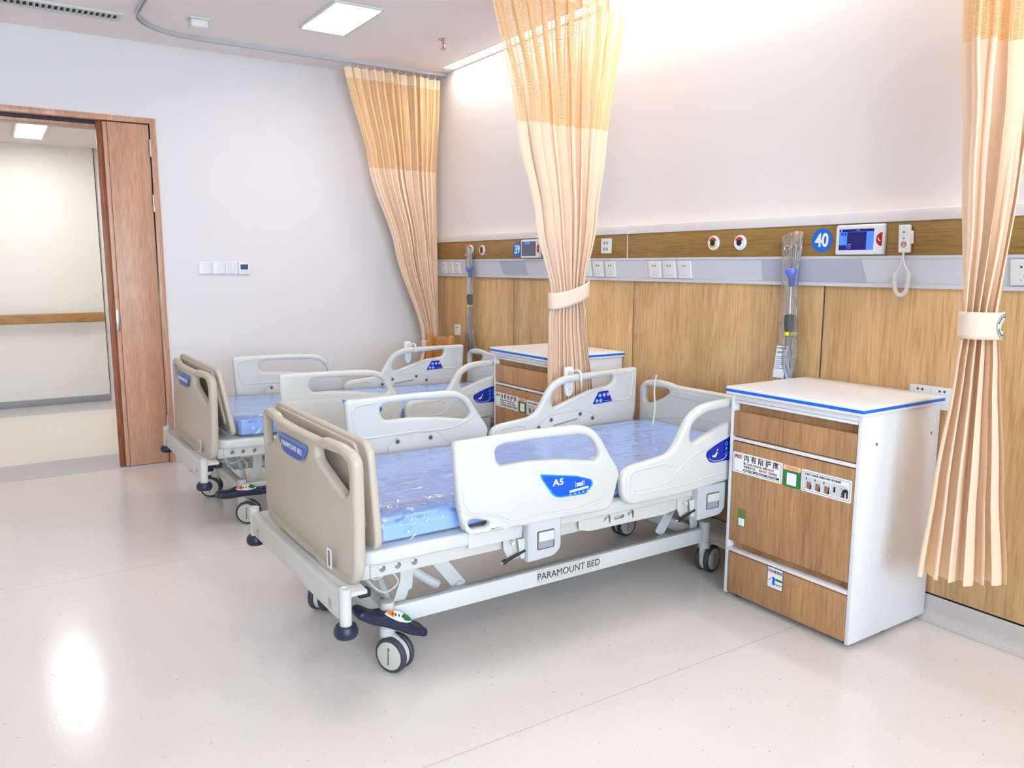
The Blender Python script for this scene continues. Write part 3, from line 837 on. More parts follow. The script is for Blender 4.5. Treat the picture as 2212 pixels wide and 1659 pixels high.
# ------------------------------------------------------------------ curtains
def smooth(t): return t * t * (3 - 2 * t)
def curtain(label, keys, npl, seed, tie, nu=420, emblem=False, zt=2.785, thick=1.0):
    """keys: rows (z, Lx, Ly, Rx, Ry, amp) from the top down"""
    rnd = random.Random(seed)
    ph = [rnd.uniform(-0.55, 0.55) for _ in range(npl + 2)]
    am = [rnd.uniform(0.6, 1.25) for _ in range(npl + 2)]
    def row(z):
        if z >= keys[0][0]: return keys[0][1:]
        for a, b in zip(keys, keys[1:]):
            if z >= b[0]:
                t = (a[0] - z) / (a[0] - b[0]); s = 0.5 * t + 0.5 * smooth(t)
                return tuple(p + (q - p) * s for p, q in zip(a[1:], b[1:]))
        return keys[-1][1:]
    def pt(u, z):
        Lx, Ly, Rx, Ry, A = row(z)
        d = Vector((Rx - Lx, Ry - Ly, 0)); W = d.length; d.normalize(); nrm = Vector((d.y, -d.x, 0))
        q = u * npl; i = int(min(q, npl - 1)); f = q - i
        a = am[i] * (1 - f) + am[i + 1] * f
        p_ = ph[i] * (1 - f) + ph[i + 1] * f
        s = math.sin(2 * PI * q + p_)
        s = math.copysign(abs(s) ** 0.8, s)
        big = 0.35 * math.sin(2 * PI * u * npl / 5.0 + seed) * A
        wob = 0.5 * A * noise.noise(Vector((u * npl * 1.4, z * 1.1, seed)))
        along = 0.28 * W / npl * math.sin(4 * PI * q + 2 * p_ + 3.0 * noise.noise(Vector((u * 6, z * 0.8, seed + 5))))
        off = A * a * s + big + wob
        P = Vector((Lx, Ly, z)) + d * (u * W + along) + nrm * off
        fold = noise.noise(Vector((u * npl * 0.9, z * 5.0, seed * 3)))
        return P + nrm * (0.006 * fold * min(1, A * 40))
    cw = 2.6 * npl / 16
    z_h, z_n, z_b = 2.695, 2.09, keys[-1][0]
    base = row(tie[0])
    cx, cy = (keys[-1][1] + keys[-1][3]) / 2, (keys[-1][2] + keys[-1][4]) / 2
    o = empty('curtain', (cx, cy, z_b), label, 'curtain', 'cream bed curtains with netted tops')
    def seg(name, za, zb, nv, mat):
        mb = MB(); mb.grid(lambda u, v: pt(u, za + (zb - za) * v), nu, nv, uvf=lambda u, v: (u * cw, za + (zb - za) * v))
        mb.build(name, mat, o, smooth=180, merge=False)
    seg('header_band', zt - 0.02, z_h, 3, 'curtain_header')
    seg('net_panel', z_h, z_n, 22, 'curtain_net')
    seg('cloth', z_n, z_b + 0.11, 84, 'curtain_cloth')
    seg('hem', z_b + 0.11, z_b, 5, 'curtain_header')
    for k in range(npl):
        p = pt((k + 0.5) / npl, zt - 0.02)
        Lx, Ly, Rx, Ry, A = row(zt)
        t = (k + 0.5) / npl; c = Vector((Lx + (Rx - Lx) * t, Ly + (Ry - Ly) * t, H - 0.028))
        MB().tube([c, c + Vector((0, 0, -0.012)), Vector((p.x, p.y, zt - 0.018)), Vector((p.x, p.y, zt - 0.03))], 0.0035, 6).build('glider', 'white_plastic', o)
    # tie-back: band round the gathered cloth
    zc, hh, tl, rx, ry = tie
    Lx, Ly, Rx, Ry, A = row(zc); d = Vector((Rx - Lx, Ry - Ly, 0)); W = d.length; d.normalize(); nrm = Vector((d.y, -d.x, 0))
    c = Vector(((Lx + Rx) / 2, (Ly + Ry) / 2, zc))
    def band(th, s):
        e = abs(math.cos(th)) ** 0.75 * math.copysign(1, math.cos(th)); g = abs(math.sin(th)) ** 0.85 * math.copysign(1, math.sin(th))
        return c + d * ((W / 2 + rx) * e) + nrm * (ry * g) + Vector((0, 0, tl * e + (s - 0.5) * hh - 0.008 * (1 - e * e) * (1 if tl else 0)))
    mb = MB().grid(lambda u, v: band(2 * PI * u, v), 72, 6)
    tb = mb.build('tieback', 'tieback_cloth', o, smooth=180, merge=False)
    md = tb.modifiers.new('s', 'SOLIDIFY'); md.thickness = 0.004
    if emblem:
        em = MB(); im = MB(); tx = MB()
        th0 = 0.62
        def bp(a, s, off):
            p = band(a, s); p2 = band(a + 0.02, s); t = (p2 - p); t.z = 0; t.normalize(); n_ = Vector((t.y, -t.x, 0))
            if n_.dot(p - c) < 0: n_ = -n_
            return p + n_ * off
        def onband(mb, u, v, off):           # u, v metres on band about (th0, 0.5)
            return bp(th0 - u / 0.085, 0.5 + v / hh, off)
        def disc(mb, r0, r1, off, mi=0, n=36):
            vs = [onband(mb, r * math.cos(2 * PI * k / n), r * math.sin(2 * PI * k / n), off) for r in (r0, r1) for k in range(n)]
            mb.add(vs, [(k, (k + 1) % n, n + (k + 1) % n, n + k) for k in range(n)], mi)
        disc(em, 0.0005, 0.040, 0.006); disc(em, 0.0375, 0.039, 0.0068, 1); disc(em, 0.024, 0.025, 0.0068, 1)
        for x0, x1, y0, y1 in ((-0.012, 0.012, -0.016, 0.004), (-0.007, 0.007, 0.004, 0.012), (-0.003, 0.003, 0.012, 0.02)):
            em.grid(lambda u, v: onband(em, x0 + (x1 - x0) * u, y0 + (y1 - y0) * v, 0.0075), 4, 4, mi=2)
        for k in range(11):
            a = 0.35 + 2.45 * k / 10
            for rr in (0.0285, 0.0345):
                pass
            u0, v0 = 0.031 * math.cos(a), 0.031 * math.sin(a)
            em.grid(lambda u, v: onband(em, u0 + (u - .5) * 0.005, v0 + (v - .5) * 0.006, 0.0075), 1, 1, mi=1)
            em.grid(lambda u, v: onband(em, u0 + (u - .5) * 0.005, -v0 + (v - .5) * 0.006, 0.0075), 1, 1, mi=1)
        em.build('emblem', ['white_print', 'black_print', 'gold_print'], o, smooth=180, merge=False)
    return o
curtain('cream curtain gathered in the far corner behind the wooden chair',
        [(2.785, 0.345, -0.80, 0.335, -0.05, 0.030), (2.09, 0.31, -0.62, 0.31, -0.085, 0.034), (1.5, 0.30, -0.42, 0.30, -0.085, 0.034), (0.86, 0.28, -0.20, 0.28, -0.06, 0.026), (0.74, 0.27, -0.18, 0.27, -0.06, 0.026), (0.40, 0.25, -0.30, 0.26, -0.06, 0.03)],
        12, 3, (0.76, 0.08, 0.0, 0.01, 0.045))
curtain('cream curtain tied between the two beds, in front of the far cabinet',
        [(2.785, 2.5, -0.95, 2.5, -0.05, 0.030), (2.09, 2.5, -0.765, 2.5, -0.185, 0.036), (1.6, 2.5, -0.64, 2.5, -0.26, 0.038), (1.24, 2.51, -0.555, 2.51, -0.355, 0.036), (1.1, 2.515, -0.575, 2.515, -0.335, 0.036), (0.7, 2.545, -0.60, 2.545, -0.30, 0.040), (0.36, 2.555, -0.63, 2.56, -0.28, 0.042)],
        10, 11, (1.232, 0.085, 0.034, 0.022, 0.052))
curtain('pale cream curtain at the right picture edge with an emblem on its tie',
        [(2.785, 4.52, -0.47, 4.52, -0.05, 0.042), (2.09, 4.505, -0.41, 4.56, -0.12, 0.048), (1.6, 4.50, -0.37, 4.585, -0.2, 0.046), (1.2, 4.51, -0.345, 4.595, -0.285, 0.036), (1.05, 4.50, -0.35, 4.61, -0.28, 0.038), (0.65, 4.475, -0.385, 4.645, -0.265, 0.045), (0.325, 4.46, -0.41, 4.68, -0.255, 0.050)],
        6, 23, (1.195, 0.088, 0.0, 0.008, 0.062), emblem=True)

# ------------------------------------------------------------------ hospital bed
BX, BY = 3.19, -1.15
X0 = BX
FR_OUT = [(-1.807, 0.814, .02), (-1.64, 0.817), (-1.475, 0.819), (-1.298, 0.816), (-1.249, 0.806), (-1.211, 0.784), (-1.185, 0.753), (-1.145, 0.69), (-1.104, 0.633), (-1.095, 0.606), (-1.108, 0.561), (-1.123, 0.506), (-1.133, 0.487), (-1.155, 0.474), (-1.353, 0.479), (-1.529, 0.481), (-1.596, 0.484), (-1.694, 0.485), (-1.736, 0.488), (-1.764, 0.505), (-1.779, 0.541), (-1.789, 0.588), (-1.801, 0.708)]
FR_HOLE = [(-1.648, 0.765), (-1.64, 0.778), (-1.613, 0.786), (-1.475, 0.787), (-1.285, 0.781), (-1.248, 0.772), (-1.216, 0.745), (-1.197, 0.712), (-1.193, 0.691), (-1.208, 0.677), (-1.221, 0.675), (-1.357, 0.698), (-1.502, 0.711), (-1.618, 0.710), (-1.635, 0.719), (-1.645, 0.737)]
FR_HOLE2 = [(-1.756, 0.536), (-1.738, 0.543), (-1.678, 0.527), (-1.668, 0.516), (-1.678, 0.506), (-1.746, 0.509), (-1.756, 0.52)]
HR_OUT = [(-1.084, 0.58), (-1.075, 0.603), (-1.055, 0.620), (-1.024, 0.628), (-0.855, 0.645), (-0.821, 0.660), (-0.796, 0.690), (-0.759, 0.753), (-0.730, 0.789), (-0.692, 0.815), (-0.64, 0.832), (-0.57, 0.838), (-0.160, 0.848, .02), (-0.166, 0.62), (-0.19, 0.515), (-0.30, 0.50), (-0.542, 0.490), (-0.732, 0.474), (-0.931, 0.472), (-1.025, 0.473), (-1.063, 0.491), (-1.079, 0.523)]
HR_HOLE = [(-0.729, 0.718), (-0.717, 0.754), (-0.68, 0.781), (-0.635, 0.797), (-0.54, 0.803), (-0.335, 0.816), (-0.323, 0.808), (-0.323, 0.78), (-0.345, 0.764), (-0.475, 0.750), (-0.631, 0.703), (-0.676, 0.687), (-0.712, 0.678), (-0.727, 0.695)]
bed = empty('hospital_bed', (BX, BY, 0), 'white adjustable hospital bed nearest the camera, its side marked A5', 'hospital bed', 'hospital beds')
XR_ = 0.472      # siderail centre, from the bed axis
def surf_tube(mb, pts, fr, w, r=0.006, mi=0):
    mb.tube([fr(u, v, w) for (u, v) in pts], r, 8, mi)
def spl(pts, n=6):
    out = []
    P = [Vector(p) for p in pts]
    for i in range(len(P) - 1):
        a, b, c, d = P[max(i - 1, 0)], P[i], P[i + 1], P[min(i + 2, len(P) - 1)]
        for k in range(n):
            t = k / n
            q = 0.5 * ((2 * b) + (c - a) * t + (2 * a - 5 * b + 4 * c - d) * t * t + (3 * b - a - 3 * c + d) * t ** 3)
            out.append(tuple(q))
    out.append(tuple(P[-1])); return out
def siderail(sgn, head):
    fo = YZ(BX + sgn * XR_)                      # u=y, v=z, W=+x
    S = 1 if sgn > 0 else -1
    outl = HR_OUT if head else FR_OUT
    holes = [fillet(HR_HOLE, .02, 3)] if head else [fillet(FR_HOLE, .02, 3), fillet(FR_HOLE2, .01, 3)]
    mb = MB().plate(fillet(outl, 0.022, 3), fo, 0.038, 0.014, holes=holes, seg=4)
    so = 0.019 * S                               # outer surface offset
    if not head:
        mb.plate(fillet([(-1.785, .672), (-1.64, .672), (-1.474, .672), (-1.3, .65), (-1.2, .60), (-1.163, .565), (-1.178, .53), (-1.3, .507), (-1.47, .517), (-1.575, .505), (-1.62, .53), (-1.667, .549), (-1.746, .565), (-1.775, .596)], .02, 4), fo, 0.010, 0.004, w0=so - S * 0.001)
        surf_tube(mb, spl([(-1.79, .592), (-1.746, .562), (-1.667, .545), (-1.62, .52), (-1.585, .494)]), fo, so - S * .003)
        surf_tube(mb, spl([(-1.62, .49), (-1.55, .503), (-1.47, .512), (-1.3, .500), (-1.2, .517)]), fo, so - S * .0035)
        # inner recess rim
        surf_tube(mb, spl([(-1.66, .796), (-1.74, .79), (-1.775, .775), (-1.775, .72), (-1.76, .665), (-1.715, .643), (-1.5, .647), (-1.312, .643), (-1.199, .675), (-1.178, .71), (-1.2, .76)]), fo, -so + S * .003)
    else:
        surf_tube(mb, spl([(-1.049, .53), (-1.05, .58), (-1.026, .607), (-0.93, .612), (-0.862, .614), (-0.83, .60)]), fo, so - S * .004, 0.008)
        surf_tube(mb, spl([(-1.02, .53), (-0.86, .535), (-0.78, .585), (-0.70, .63), (-0.6, .655), (-0.45, .70), (-0.32, .735)]), fo, so - S * .0035)
        surf_tube(mb, spl([(-1.0, .512), (-0.75, .515), (-0.55, .53), (-0.2, .535)]), fo, so - S * .0042)
        surf_tube(mb, spl([(-0.318, .823), (-0.21, .826), (-0.195, .81), (-0.20, .72), (-0.215, .69), (-0.25, .68), (-0.33, .683)]), fo, -so + S * .003)
        surf_tube(mb, spl([(-0.70, .668), (-0.6, .70), (-0.47, .742), (-0.40, .75)]), fo, -so + S * .004)
        surf_tube(mb, spl([(-1.04, .585), (-1.02, .606), (-0.93, .612), (-0.89, .602), (-0.885, .58)]), fo, -so + S * .003)
    o = mb.build('siderail', 'bed_plastic', bed)
    F = YZ(BX + sgn * (XR_ + 0.019)) if S > 0 else YZm(BX + sgn * (XR_ + 0.019))      # outward facing
    fy = (lambda y: y) if S > 0 else (lambda y: -y)
    Fi = YZm(BX + sgn * (XR_ - 0.019)) if S > 0 else YZ(BX + sgn * (XR_ - 0.019))     # inward facing
    iy = (lambda y: -y) if S > 0 else (lambda y: y)
    def mp(pts, g): return [(g(p[0]),) + tuple(p[1:]) for p in pts]
    if not head:
        lab = [(-1.470, .662), (-1.303, .632), (-1.236, .609), (-1.230, .59), (-1.262, .558), (-1.386, .563), (-1.412, .574), (-1.464, .644)]
        p = MB().plate(fillet(mp(lab, fy), .012, 4), F, 0.004, 0.001, w0=0.0045).build('angle_panel', 'cyan_print', o)
        c = Vector((-1.35, .608)); ins = [(c.x + (q[0] - c.x) * .93, c.y + (q[1] - c.y) * .88) for q in lab]
        mb = MB().plate(fillet(mp(ins, fy), .012, 4), F, 0.001, 0, w0=0.0068)
        mb.build('angle_panel_field', 'blue_print', o)
        mb = MB(); z = 0.0076
        a0 = -1.415 if S > 0 else 1.36
        put_text(mb, 'A5', 0.033, F, a0, .621, z, bold=0.0006, sx=1.25, rot=0.0)
        mb.build('panel_lettering', 'white_print', o); mb = MB()
        yc = -1.293 if S > 0 else 1.293
        mb.plate(rrect(yc - .016, yc + .014, .600, .606, .002), F, .0005, 0, w0=z).plate(rrect(yc - .016, yc + .016, .594, .598, .001), F, .0005, 0, w0=z)
        mb.plate(rrect(yc + .010, yc + .016, .606, .611, .001), F, .0005, 0, w0=z)
        for q in (-1, 1): mb.tube([F(yc + q * (.020 + .002 * (1 - abs(t))), .602 + t * .011, z) for t in (-1, -.4, .4, 1)], .0006, 5)
        mb.build('bed_symbol', 'white_print', o); mb = MB()
        for k in range(12): mb.plate(rrect(yc - .047 + .0072 * k, yc - .047 + .0072 * k + .0066, .5745 + .0005 * k, .583 + .0005 * k, .0008), F, .0005, 0, w0=z)
        mb.build('angle_scale', 'white_print', o); mb = MB()
        for k in range(5): mb.plate(rrect(yc - .046 + .0195 * k, yc - .040 + .0195 * k, .5655 + .001 * k, .5695 + .001 * k, .0008), F, .0005, 0, w0=z)
        mb.build('scale_figures', 'white_print', o)
        sc = [(-1.617, .56), (-1.617, .593), (-1.568, .636), (-1.378, .634), (-1.30, .56)]
        scr = [(-1.572, .612), (-1.408, .612)]
    else:
        lab = [(-.27, .71), (-.40, .698), (-.506, .678), (-.553, .668), (-.633, .634), (-.638, .617), (-.616, .589), (-.594, .582), (-.40, .584), (-.27, .60)]
        MB().plate(fillet(mp(lab, fy), .010, 4), F, 0.004, 0.001, w0=0.001).build('control_panel', 'navy_print', o)
        mb = MB(); z = .0034
        g = fy
        mb.tube([F(g(-.602), .612, z), F(g(-.588), .609, z), F(g(-.575), .625, z)], [.004, .005, .003], 6)
        mb.plate(circle(g(-.573), .634, .004, 12), F, .0006, 0, w0=z)
        mb.tube([F(g(-.618 + .05 * (1 - math.cos(t))), .606 - .018 * math.sin(t), z) for t in [PI * k / 12 for k in range(13)]], .0012, 5)
        mb.build('panel_symbols', 'white_print', o)
        for dy in (-.52, -.495, -.45, -.425):
            for dz in (.612, .655):
                MB().plate(circle(g(dy), dz, .008, 16), F, .0006, 0, w0=z, holes=[circle(g(dy), dz, .0062, 16)]).build('panel_key', 'pale_blue_print', o)
            MB().plate(rrect(g(dy) - .003, g(dy) + .003, .628, .640, .001), F, .0006, 0, w0=z).build('key_mark', 'pale_blue_print', o)
        bl = [(-.428, .737, .006), (-.365, .739, .006), (-.335, .68, .006), (-.467, .674, .006)]
        MB().plate(fillet(mp(bl, iy), .006, 3), Fi, 0.004, 0.001, w0=0.0015).build('key_pad', 'navy_print', o)
        mb = MB()
        for (y, z_) in ((-.421, .717), (-.393, .7185), (-.440, .690), (-.415, .690)):
            MB().plate(circle(iy(y), z_, .0095, 16), Fi, .001, 0, w0=.004).build('round_key', 'pale_blue_print', o)
        mb.plate(rrect(iy(-.37) - .022, iy(-.37) + .022, .6855, .6875, .0005), Fi, .0004, 0, w0=.004)
        mb.build('key_pad_line', 'pale_blue_print', o)
        MB().plate(circle(iy(-.366), .7195, .0095, 16), Fi, .001, 0, w0=.004).build('red_key', 'skin_print', o)
        sc = [(-.835, .55), (-.831, .585), (-.742, .640), (-.546, .653), (-.47, .626), (-.437, .60), (-.437, .55)]
        scr = [(-.732, .621), (-.549, .633), (-.468, .603), (-.808, .589)]
    sc2 = fillet(mp(sc, iy), .008, 3)
    if area2(sc2) < 0: sc2.reverse()
    MB().plate(sc2, Fi, 0.004, 0.0015, w0=0.0012).plate(inset(sc2, -.0016), Fi, .002, 0, w0=.0004, mi=1).build('screw_plate', ['bed_plastic', 'mid_grey'], o)
    for (y, z_) in scr:
        MB().plate(circle(iy(y), z_, .0085, 20), Fi, .003, .001, w0=.0032).plate(circle(iy(y), z_, .0135, 24), Fi, .0012, 0, w0=.0031, mi=1, holes=[circle(iy(y), z_, .0105, 24)]).build('screw', ['dark_grey', 'mid_grey'], o)
    if head:
        MB().plate(fillet([(iy(-.72), .585), (iy(-.57), .605), (iy(-.565), .616), (iy(-.58), .613), (iy(-.72), .594)], .003, 2), Fi, .003, 0, w0=.0028).build('slot', 'mid_grey', o)
    # latch below: grey housing with release handle, linkage and gas strut
    if head: ya, yb, zt, zb = -.665, -.505, .487, .345
    else: ya, yb, zt, zb = -1.512, -1.366, .492, .342
    Fl = F
    q = [(fy(ya), zb, .004), (fy(yb - .03), zb + .004, .03), (fy(yb), zb + .03, .03), (fy(yb), zt, .004), (fy(ya), zt, .004)]
    lb = MB().plate(fillet(q, .01, 5), Fl, 0.044, 0.006, w0=-0.026).build('rail_latch', 'grey_plastic', bed)
    hy = (ya + yb) / 2 + .003
    MB().plate(rrect(fy(hy) - .037, fy(hy) + .037, zb + .040, zb + .108, .006), Fl, .003, 0, w0=-.0035, holes=[rrect(fy(hy) - .034, fy(hy) + .034, zb + .043, zb + .105, .005)]).build('handle_rim', 'dark_grey', lb)
    MB().plate(rrect(fy(hy) - .033, fy(hy) + .033, zb + .070, zb + .104, .004), Fl, .012, .004, w0=-.001).build('release_handle', 'bed_plastic', lb)
    MB().plate(rrect(fy(hy) - .033, fy(hy) + .033, zb + .040, zb + .068, .003), Fl, .004, 0, w0=-.0045).build('handle_recess', 'mid_grey', lb)
    xs = BX + sgn * (XR_ - .02)
    Fx = YZ(xs)
    lk = MB().plate(fillet([(ya - .075, zt - .02), (ya + .01, zt - .01), (ya + .01, zb + .01), (ya - .05, zb + .005), (ya - .075, zb + .05)], .008, 3), Fx, .006, .001, w0=-.012 * S)
    lk.plate(fillet([(ya - .03, zb + .085), (ya + .02, zb + .085), (ya + .02, zb + .02), (ya - .015, zb + .01)], .006, 3), Fx, .006, .001, w0=.010 * S)
    lk.tube([(xs - .02 * S, ya - .045, zb + .075), (xs + .012 * S, ya - .045, zb + .075)], .008, 12)
    lk.build('rail_linkage', 'bed_frame_paint', bed)
    a = Vector((xs + .016 * S, ya - .105, zb + .012)); b = Vector((xs + .016 * S, ya + .012, zb + .045)); d = b - a
    gs = MB().tube([a + d * .12, a + d * .62], .0062, 10).tube([a + d * .6, a + d * .9], .0045, 10).lathe([(.009, 0), (.009, .012)], a + d * .1, d, 12)
    st = gs.build('gas_strut', 'black_rubber', bed)
    MB().tube([a, a + d * .14], .004, 8).build('strut_end', 'chrome', st)
    MB().tube([a + d * .88, b], .006, 10).build('strut_end', 'chrome', st)
for sg in (1, -1):
    for hd in (False, True): siderail(sg, hd)

# lower chassis
mb = MB()
for sg in (1, -1):
    xb = BX + sg * 0.287
    mb.box(xb - .014, xb + .014, -1.955, -0.40, .150, .216, .004)
    mb.box(xb - sg * .014 - (.04 if sg > 0 else 0), xb - sg * .014 + (0 if sg > 0 else .04), -1.90, -0.44, .196, .204, .002)
for y in (-1.955, -.40):
    mb.box(BX - .30, BX + .30, y - .022, y + .022, .150, .205, .005)
base = mb.build('chassis', 'white_metal', bed)
for sg in (1, -1):
    F = YZ(BX + .287 + .0142) if sg > 0 else YZm(BX - .287 - .0142)
    c = -1.185 * sg
    MB().plate(rrect(c - .155, c + .155, .158, .212, .004), F, .0008, 0, w0=.0004).build('name_strip', 'bed_frame_paint', base)
    mb = MB(); put_text(mb, 'PARAMOUNT BED', .039, F, c, .186, .0012, align='CENTER', sx=0.98)
    t_ = mb.build('lettering', 'black_print', base)
# castors
def castor(px, py, ang, off):
    o0 = Vector((px, py, 0))
    zc = .0625
    ca, sa = math.cos(ang), math.sin(ang)
    # built with the axle along +x and the wheel trailing in +y, then turned about the stem
    wc = o0 + Vector((0, off, zc))
    mb = MB()
    mb.lathe([(.024, .150), (.026, .156), (.026, .232), (.024, .242), (.010, .244)], o0, (0, 0, 1), 24)
    mb.lathe([(.021, .118), (.027, .120), (.027, .150), (.021, .153)], o0, (0, 0, 1), 24)
    F = YZ(px)
    mb.plate(fillet([(py - .022, .135), (py + .022, .135), (py + off + .045, .10), (py + off + .058, .065), (py + off + .02, .045), (py + off - .03, .05), (py - .03, .09)], .02, 4), F, .020, .004)
    mb.lathe([(.054, -.011), (.0555, -.009), (.0555, .009), (.054, .011)], wc, (1, 0, 0), 36)
    c = mb.build('castor', 'bed_frame_paint', bed, origin=o0)
    for s in (1, -1):
        t = MB().lathe([(.046, .012 * s), (.0595, .0125 * s), (.0625, .016 * s), (.0625, .027 * s), (.059, .032 * s), (.050, .034 * s), (.046, .033 * s)], wc, (1, 0, 0), 44)
        t.build('tyre', 'tyre_grey', c)
        MB().lathe([(.050, .0325 * s), (.0495, .0345 * s), (.044, .0362 * s), (.002, .0372 * s)], wc, (1, 0, 0), 40).build('wheel_cover', 'wheel_cover', c)
        F2 = YZ(wc.x + .0368) if s > 0 else YZm(wc.x - .0368)
        mb = MB(); put_text(mb, 'PARAMOUNT BED', .0085, F2, wc.y * s, wc.z, .0008, align='CENTER', rot=PI / 2 - 0.05, sx=0.9, bold=.00015)
        mb.build('wheel_lettering', 'black_print', c)
    c.rotation_euler.z = ang
    return c
cas = {}
cas['nf'] = castor(BX + .300, -1.972, math.radians(-62), .030)
cas['ff'] = castor(BX - .300, -1.972, math.radians(38), -.030)
cas['nh'] = castor(BX + .287, -.405, math.radians(12), .035)
cas['fh'] = castor(BX - .300, -.405, math.radians(2), .035)
# brake pedals at the foot corners
def pedal(sg):
    c = Vector((BX + sg * .318, -1.968, .180))
    ang = math.radians(-27)
    U = Vector((0, math.cos(ang), math.sin(ang))); V = Vector((0, -math.sin(ang), math.cos(ang)))
    f = FR(c, U, V)
    D = Vector((sg, 0, 0))
    prof = [(-.142, .006), (-.128, .016), (-.07, .010), (-.04, .024), (.0, .030), (.045, .024), (.085, .008), (.125, .012), (.142, .004), (.145, -.018), (.125, -.022), (.08, -.026), (.03, -.022), (-.03, -.022), (-.08, -.026), (-.13, -.020), (-.146, -.012)]
    p = MB().plate(fillet(prof, .02, 3), f, .080, .014, seg=4).build('brake_pedal', 'navy_plastic', bed, origin=c)
    Uf = U if sg > 0 else -U
    N_ = (V * .80 + D * .60).normalized()
    fl = FR(f(.004, .0265, 0) + D * .0325, Uf, N_.cross(Uf))
    half = [(-.055, 0), (-.04, .013), (0, .020), (.04, .013), (.058, -.004), (.04, -.013), (0, -.016), (-.04, -.010)]
    MB().plate(fillet(half, .02, 4), fl, .012, 0, w0=-.004).build('pedal_label', 'white_print', p)
    mb = MB().plate(fillet([(-.053, 0), (-.04, .011), (-.018, .0165), (-.018, -.012), (-.04, -.008)], .008, 3), fl, .0006, 0, w0=.0024)
    mb.build('label_orange', 'orange_print', p)
    MB().plate(fillet([(.018, .0165), (.04, .011), (.055, -.004), (.04, -.011), (.018, -.013)], .008, 3), fl, .0006, 0, w0=.0024).build('label_green', 'green_print', p)
    mb = MB()
    for k in range(4): mb.plate(rrect(-.03 + .014 * k, -.025 + .014 * k, -.004, .006, .001), fl, .0006, 0, w0=.0028)
    mb.build('label_marks', 'black_print', p)
pedal(1); pedal(-1)
# lifting arms and mechanism
def bar(a, b, w, t, mb, side=(1, 0, 0)):
    a = Vector(a); b = Vector(b); d = (b - a); L_ = d.length; d.normalize()
    S_ = Vector(side); f = FR(a, d, S_.cross(d) * 1.0)
    mb.plate(rrect(0, L_, -w / 2, w / 2, min(w / 2.2, .012)), f, t, .002)
mech = []
for sg in (1, -1):
    x = BX + sg * .215
    mb = MB(); bar((x, -1.80, .405), (x, -1.63, .185), .052, .010, mb); mb.tube([(x - .02, -1.645, .20), (x + .02, -1.645, .20)], .016, 14)
    mb.build('lift_arm', 'white_metal', bed)
    mb = MB(); bar((x + sg * .03, -1.86, .41), (x + sg * .03, -1.875, .24), .05, .006, mb); bar((x + sg * .03, -1.8735, .275), (x + sg * .03, -1.915, .17), .045, .0072, mb)
    for z in (.33, .31): mb.tube([(x + sg * .026, -1.865, z), (x + sg * .036, -1.865, z)], .005, 10)
    mb.build('lift_bracket', 'white_metal', bed)
    mb = MB(); bar((x, -.48, .41), (x, -.62, .20), .052, .010, mb); mb.build('lift_arm', 'white_metal', bed)
    mb = MB(); bar((x + sg * .03, -.46, .40), (x + sg * .03, -.43, .20), .045, .006, mb); mb.build('lift_bracket', 'white_metal', bed)
mb = MB().tube([(BX - .22, -1.78, .36), (BX + .22, -1.78, .36)], .018, 14).tube([(BX - .22, -.56, .30), (BX + .22, -.56, .30)], .018, 14)
mb.build('torsion_tube', 'white_metal', bed)
mb = MB().tube([(BX + .10, -1.86, .31), (BX + .16, -1.70, .19)], .020, 14).tube([(BX + .06, -1.93, .33), (BX + .20, -1.93, .22), (BX + .285, -1.945, .18)], .012, 12)
mb.build('brake_rod', 'white_metal', bed)
MB().tube([(BX - .05, -1.75, .33), (BX - .05, -1.0, .27)], .022, 14).box(BX - .10, BX + .0, -1.02, -.86, .215, .32, .01).build('actuator', 'dark_grey', bed)
MB().lathe([(.028, .0), (.035, .075), (.038, .085)], (BX + .20, -1.585, .325), (0, 0, 1), 20).build('motor_cap', 'mid_grey', bed)
mb = MB().tube(spl([(BX + .30, -2.06, .385), (BX + .31, -2.04, .33), (BX + .33, -1.995, .29), (BX + .345, -1.95, .32), (BX + .34, -1.975, .36), (BX + .335, -2.03, .345), (BX + .33, -2.06, .38)], 6), .0032, 8)
mb.build('brake_cable', 'bed_frame_paint', bed)
# upper frame
mb = MB()
for sg in (1, -1):
    x = BX + sg * .40
    mb.box(x - .015, x + .015, -2.11, -.14, .385, .436, .004)
for y in (-2.1, -1.78, -1.2, -.55, -.15): mb.box(BX - .39, BX + .39, y - .02, y + .02, .390, .432, .003)
for sg in (1, -1):
    F = YZ(BX + sg * .432)
    hk = []
    for yc, m in ((-1.105, 1), (-.985, -1)):
        hk.append(fillet([(yc - .016, .405), (yc - .016, .428), (yc + .0, .436), (yc + .016, .428), (yc + .016, .398), (yc + .008, .398), (yc + .006, .42), (yc - .006, .42)], .006, 3))
    hk.append(rrect(-1.072, -1.020, .408, .422, .006))
    mb.plate(fillet([(-1.245, .398), (-1.19, .385), (-.80, .383), (-.70, .40), (-.66, .43), (-.66, .475), (-1.245, .475)], .015, 4), F, .006, .001, holes=hk)
    mb.box(BX + sg * .418 - .004, BX + sg * .418 + .004, -2.08, -1.25, .388, .436, .002)
uf = mb.build('upper_frame', 'bed_frame_paint', bed)
for sg in (1, -1):
    for y in (-2.04, -1.985, -1.925):
        MB().lathe([(.011, 0), (.011, .002), (.007, .004), (.007, .007)], (BX + sg * .422, y, .414), (sg, 0, 0), 16).build('bolt', 'steel', uf)
# sleeping deck: shallow tray with rounded corners
FZ = FR((0, 0, .460), (1, 0, 0), (0, 1, 0))
mb = MB().plate(fillet([(BX - .448, -2.125, .09), (BX + .448, -2.125, .09), (BX + .448, -.125, .05), (BX - .448, -.125, .05)], .08, 8), FZ, .050, .012)
for sg in (1, -1):
    mb.box(BX + sg * .449 - .004, BX + sg * .449 + .004, -1.735, -1.515, .428, .482, .003)
mb.build('deck', 'bed_plastic', bed)
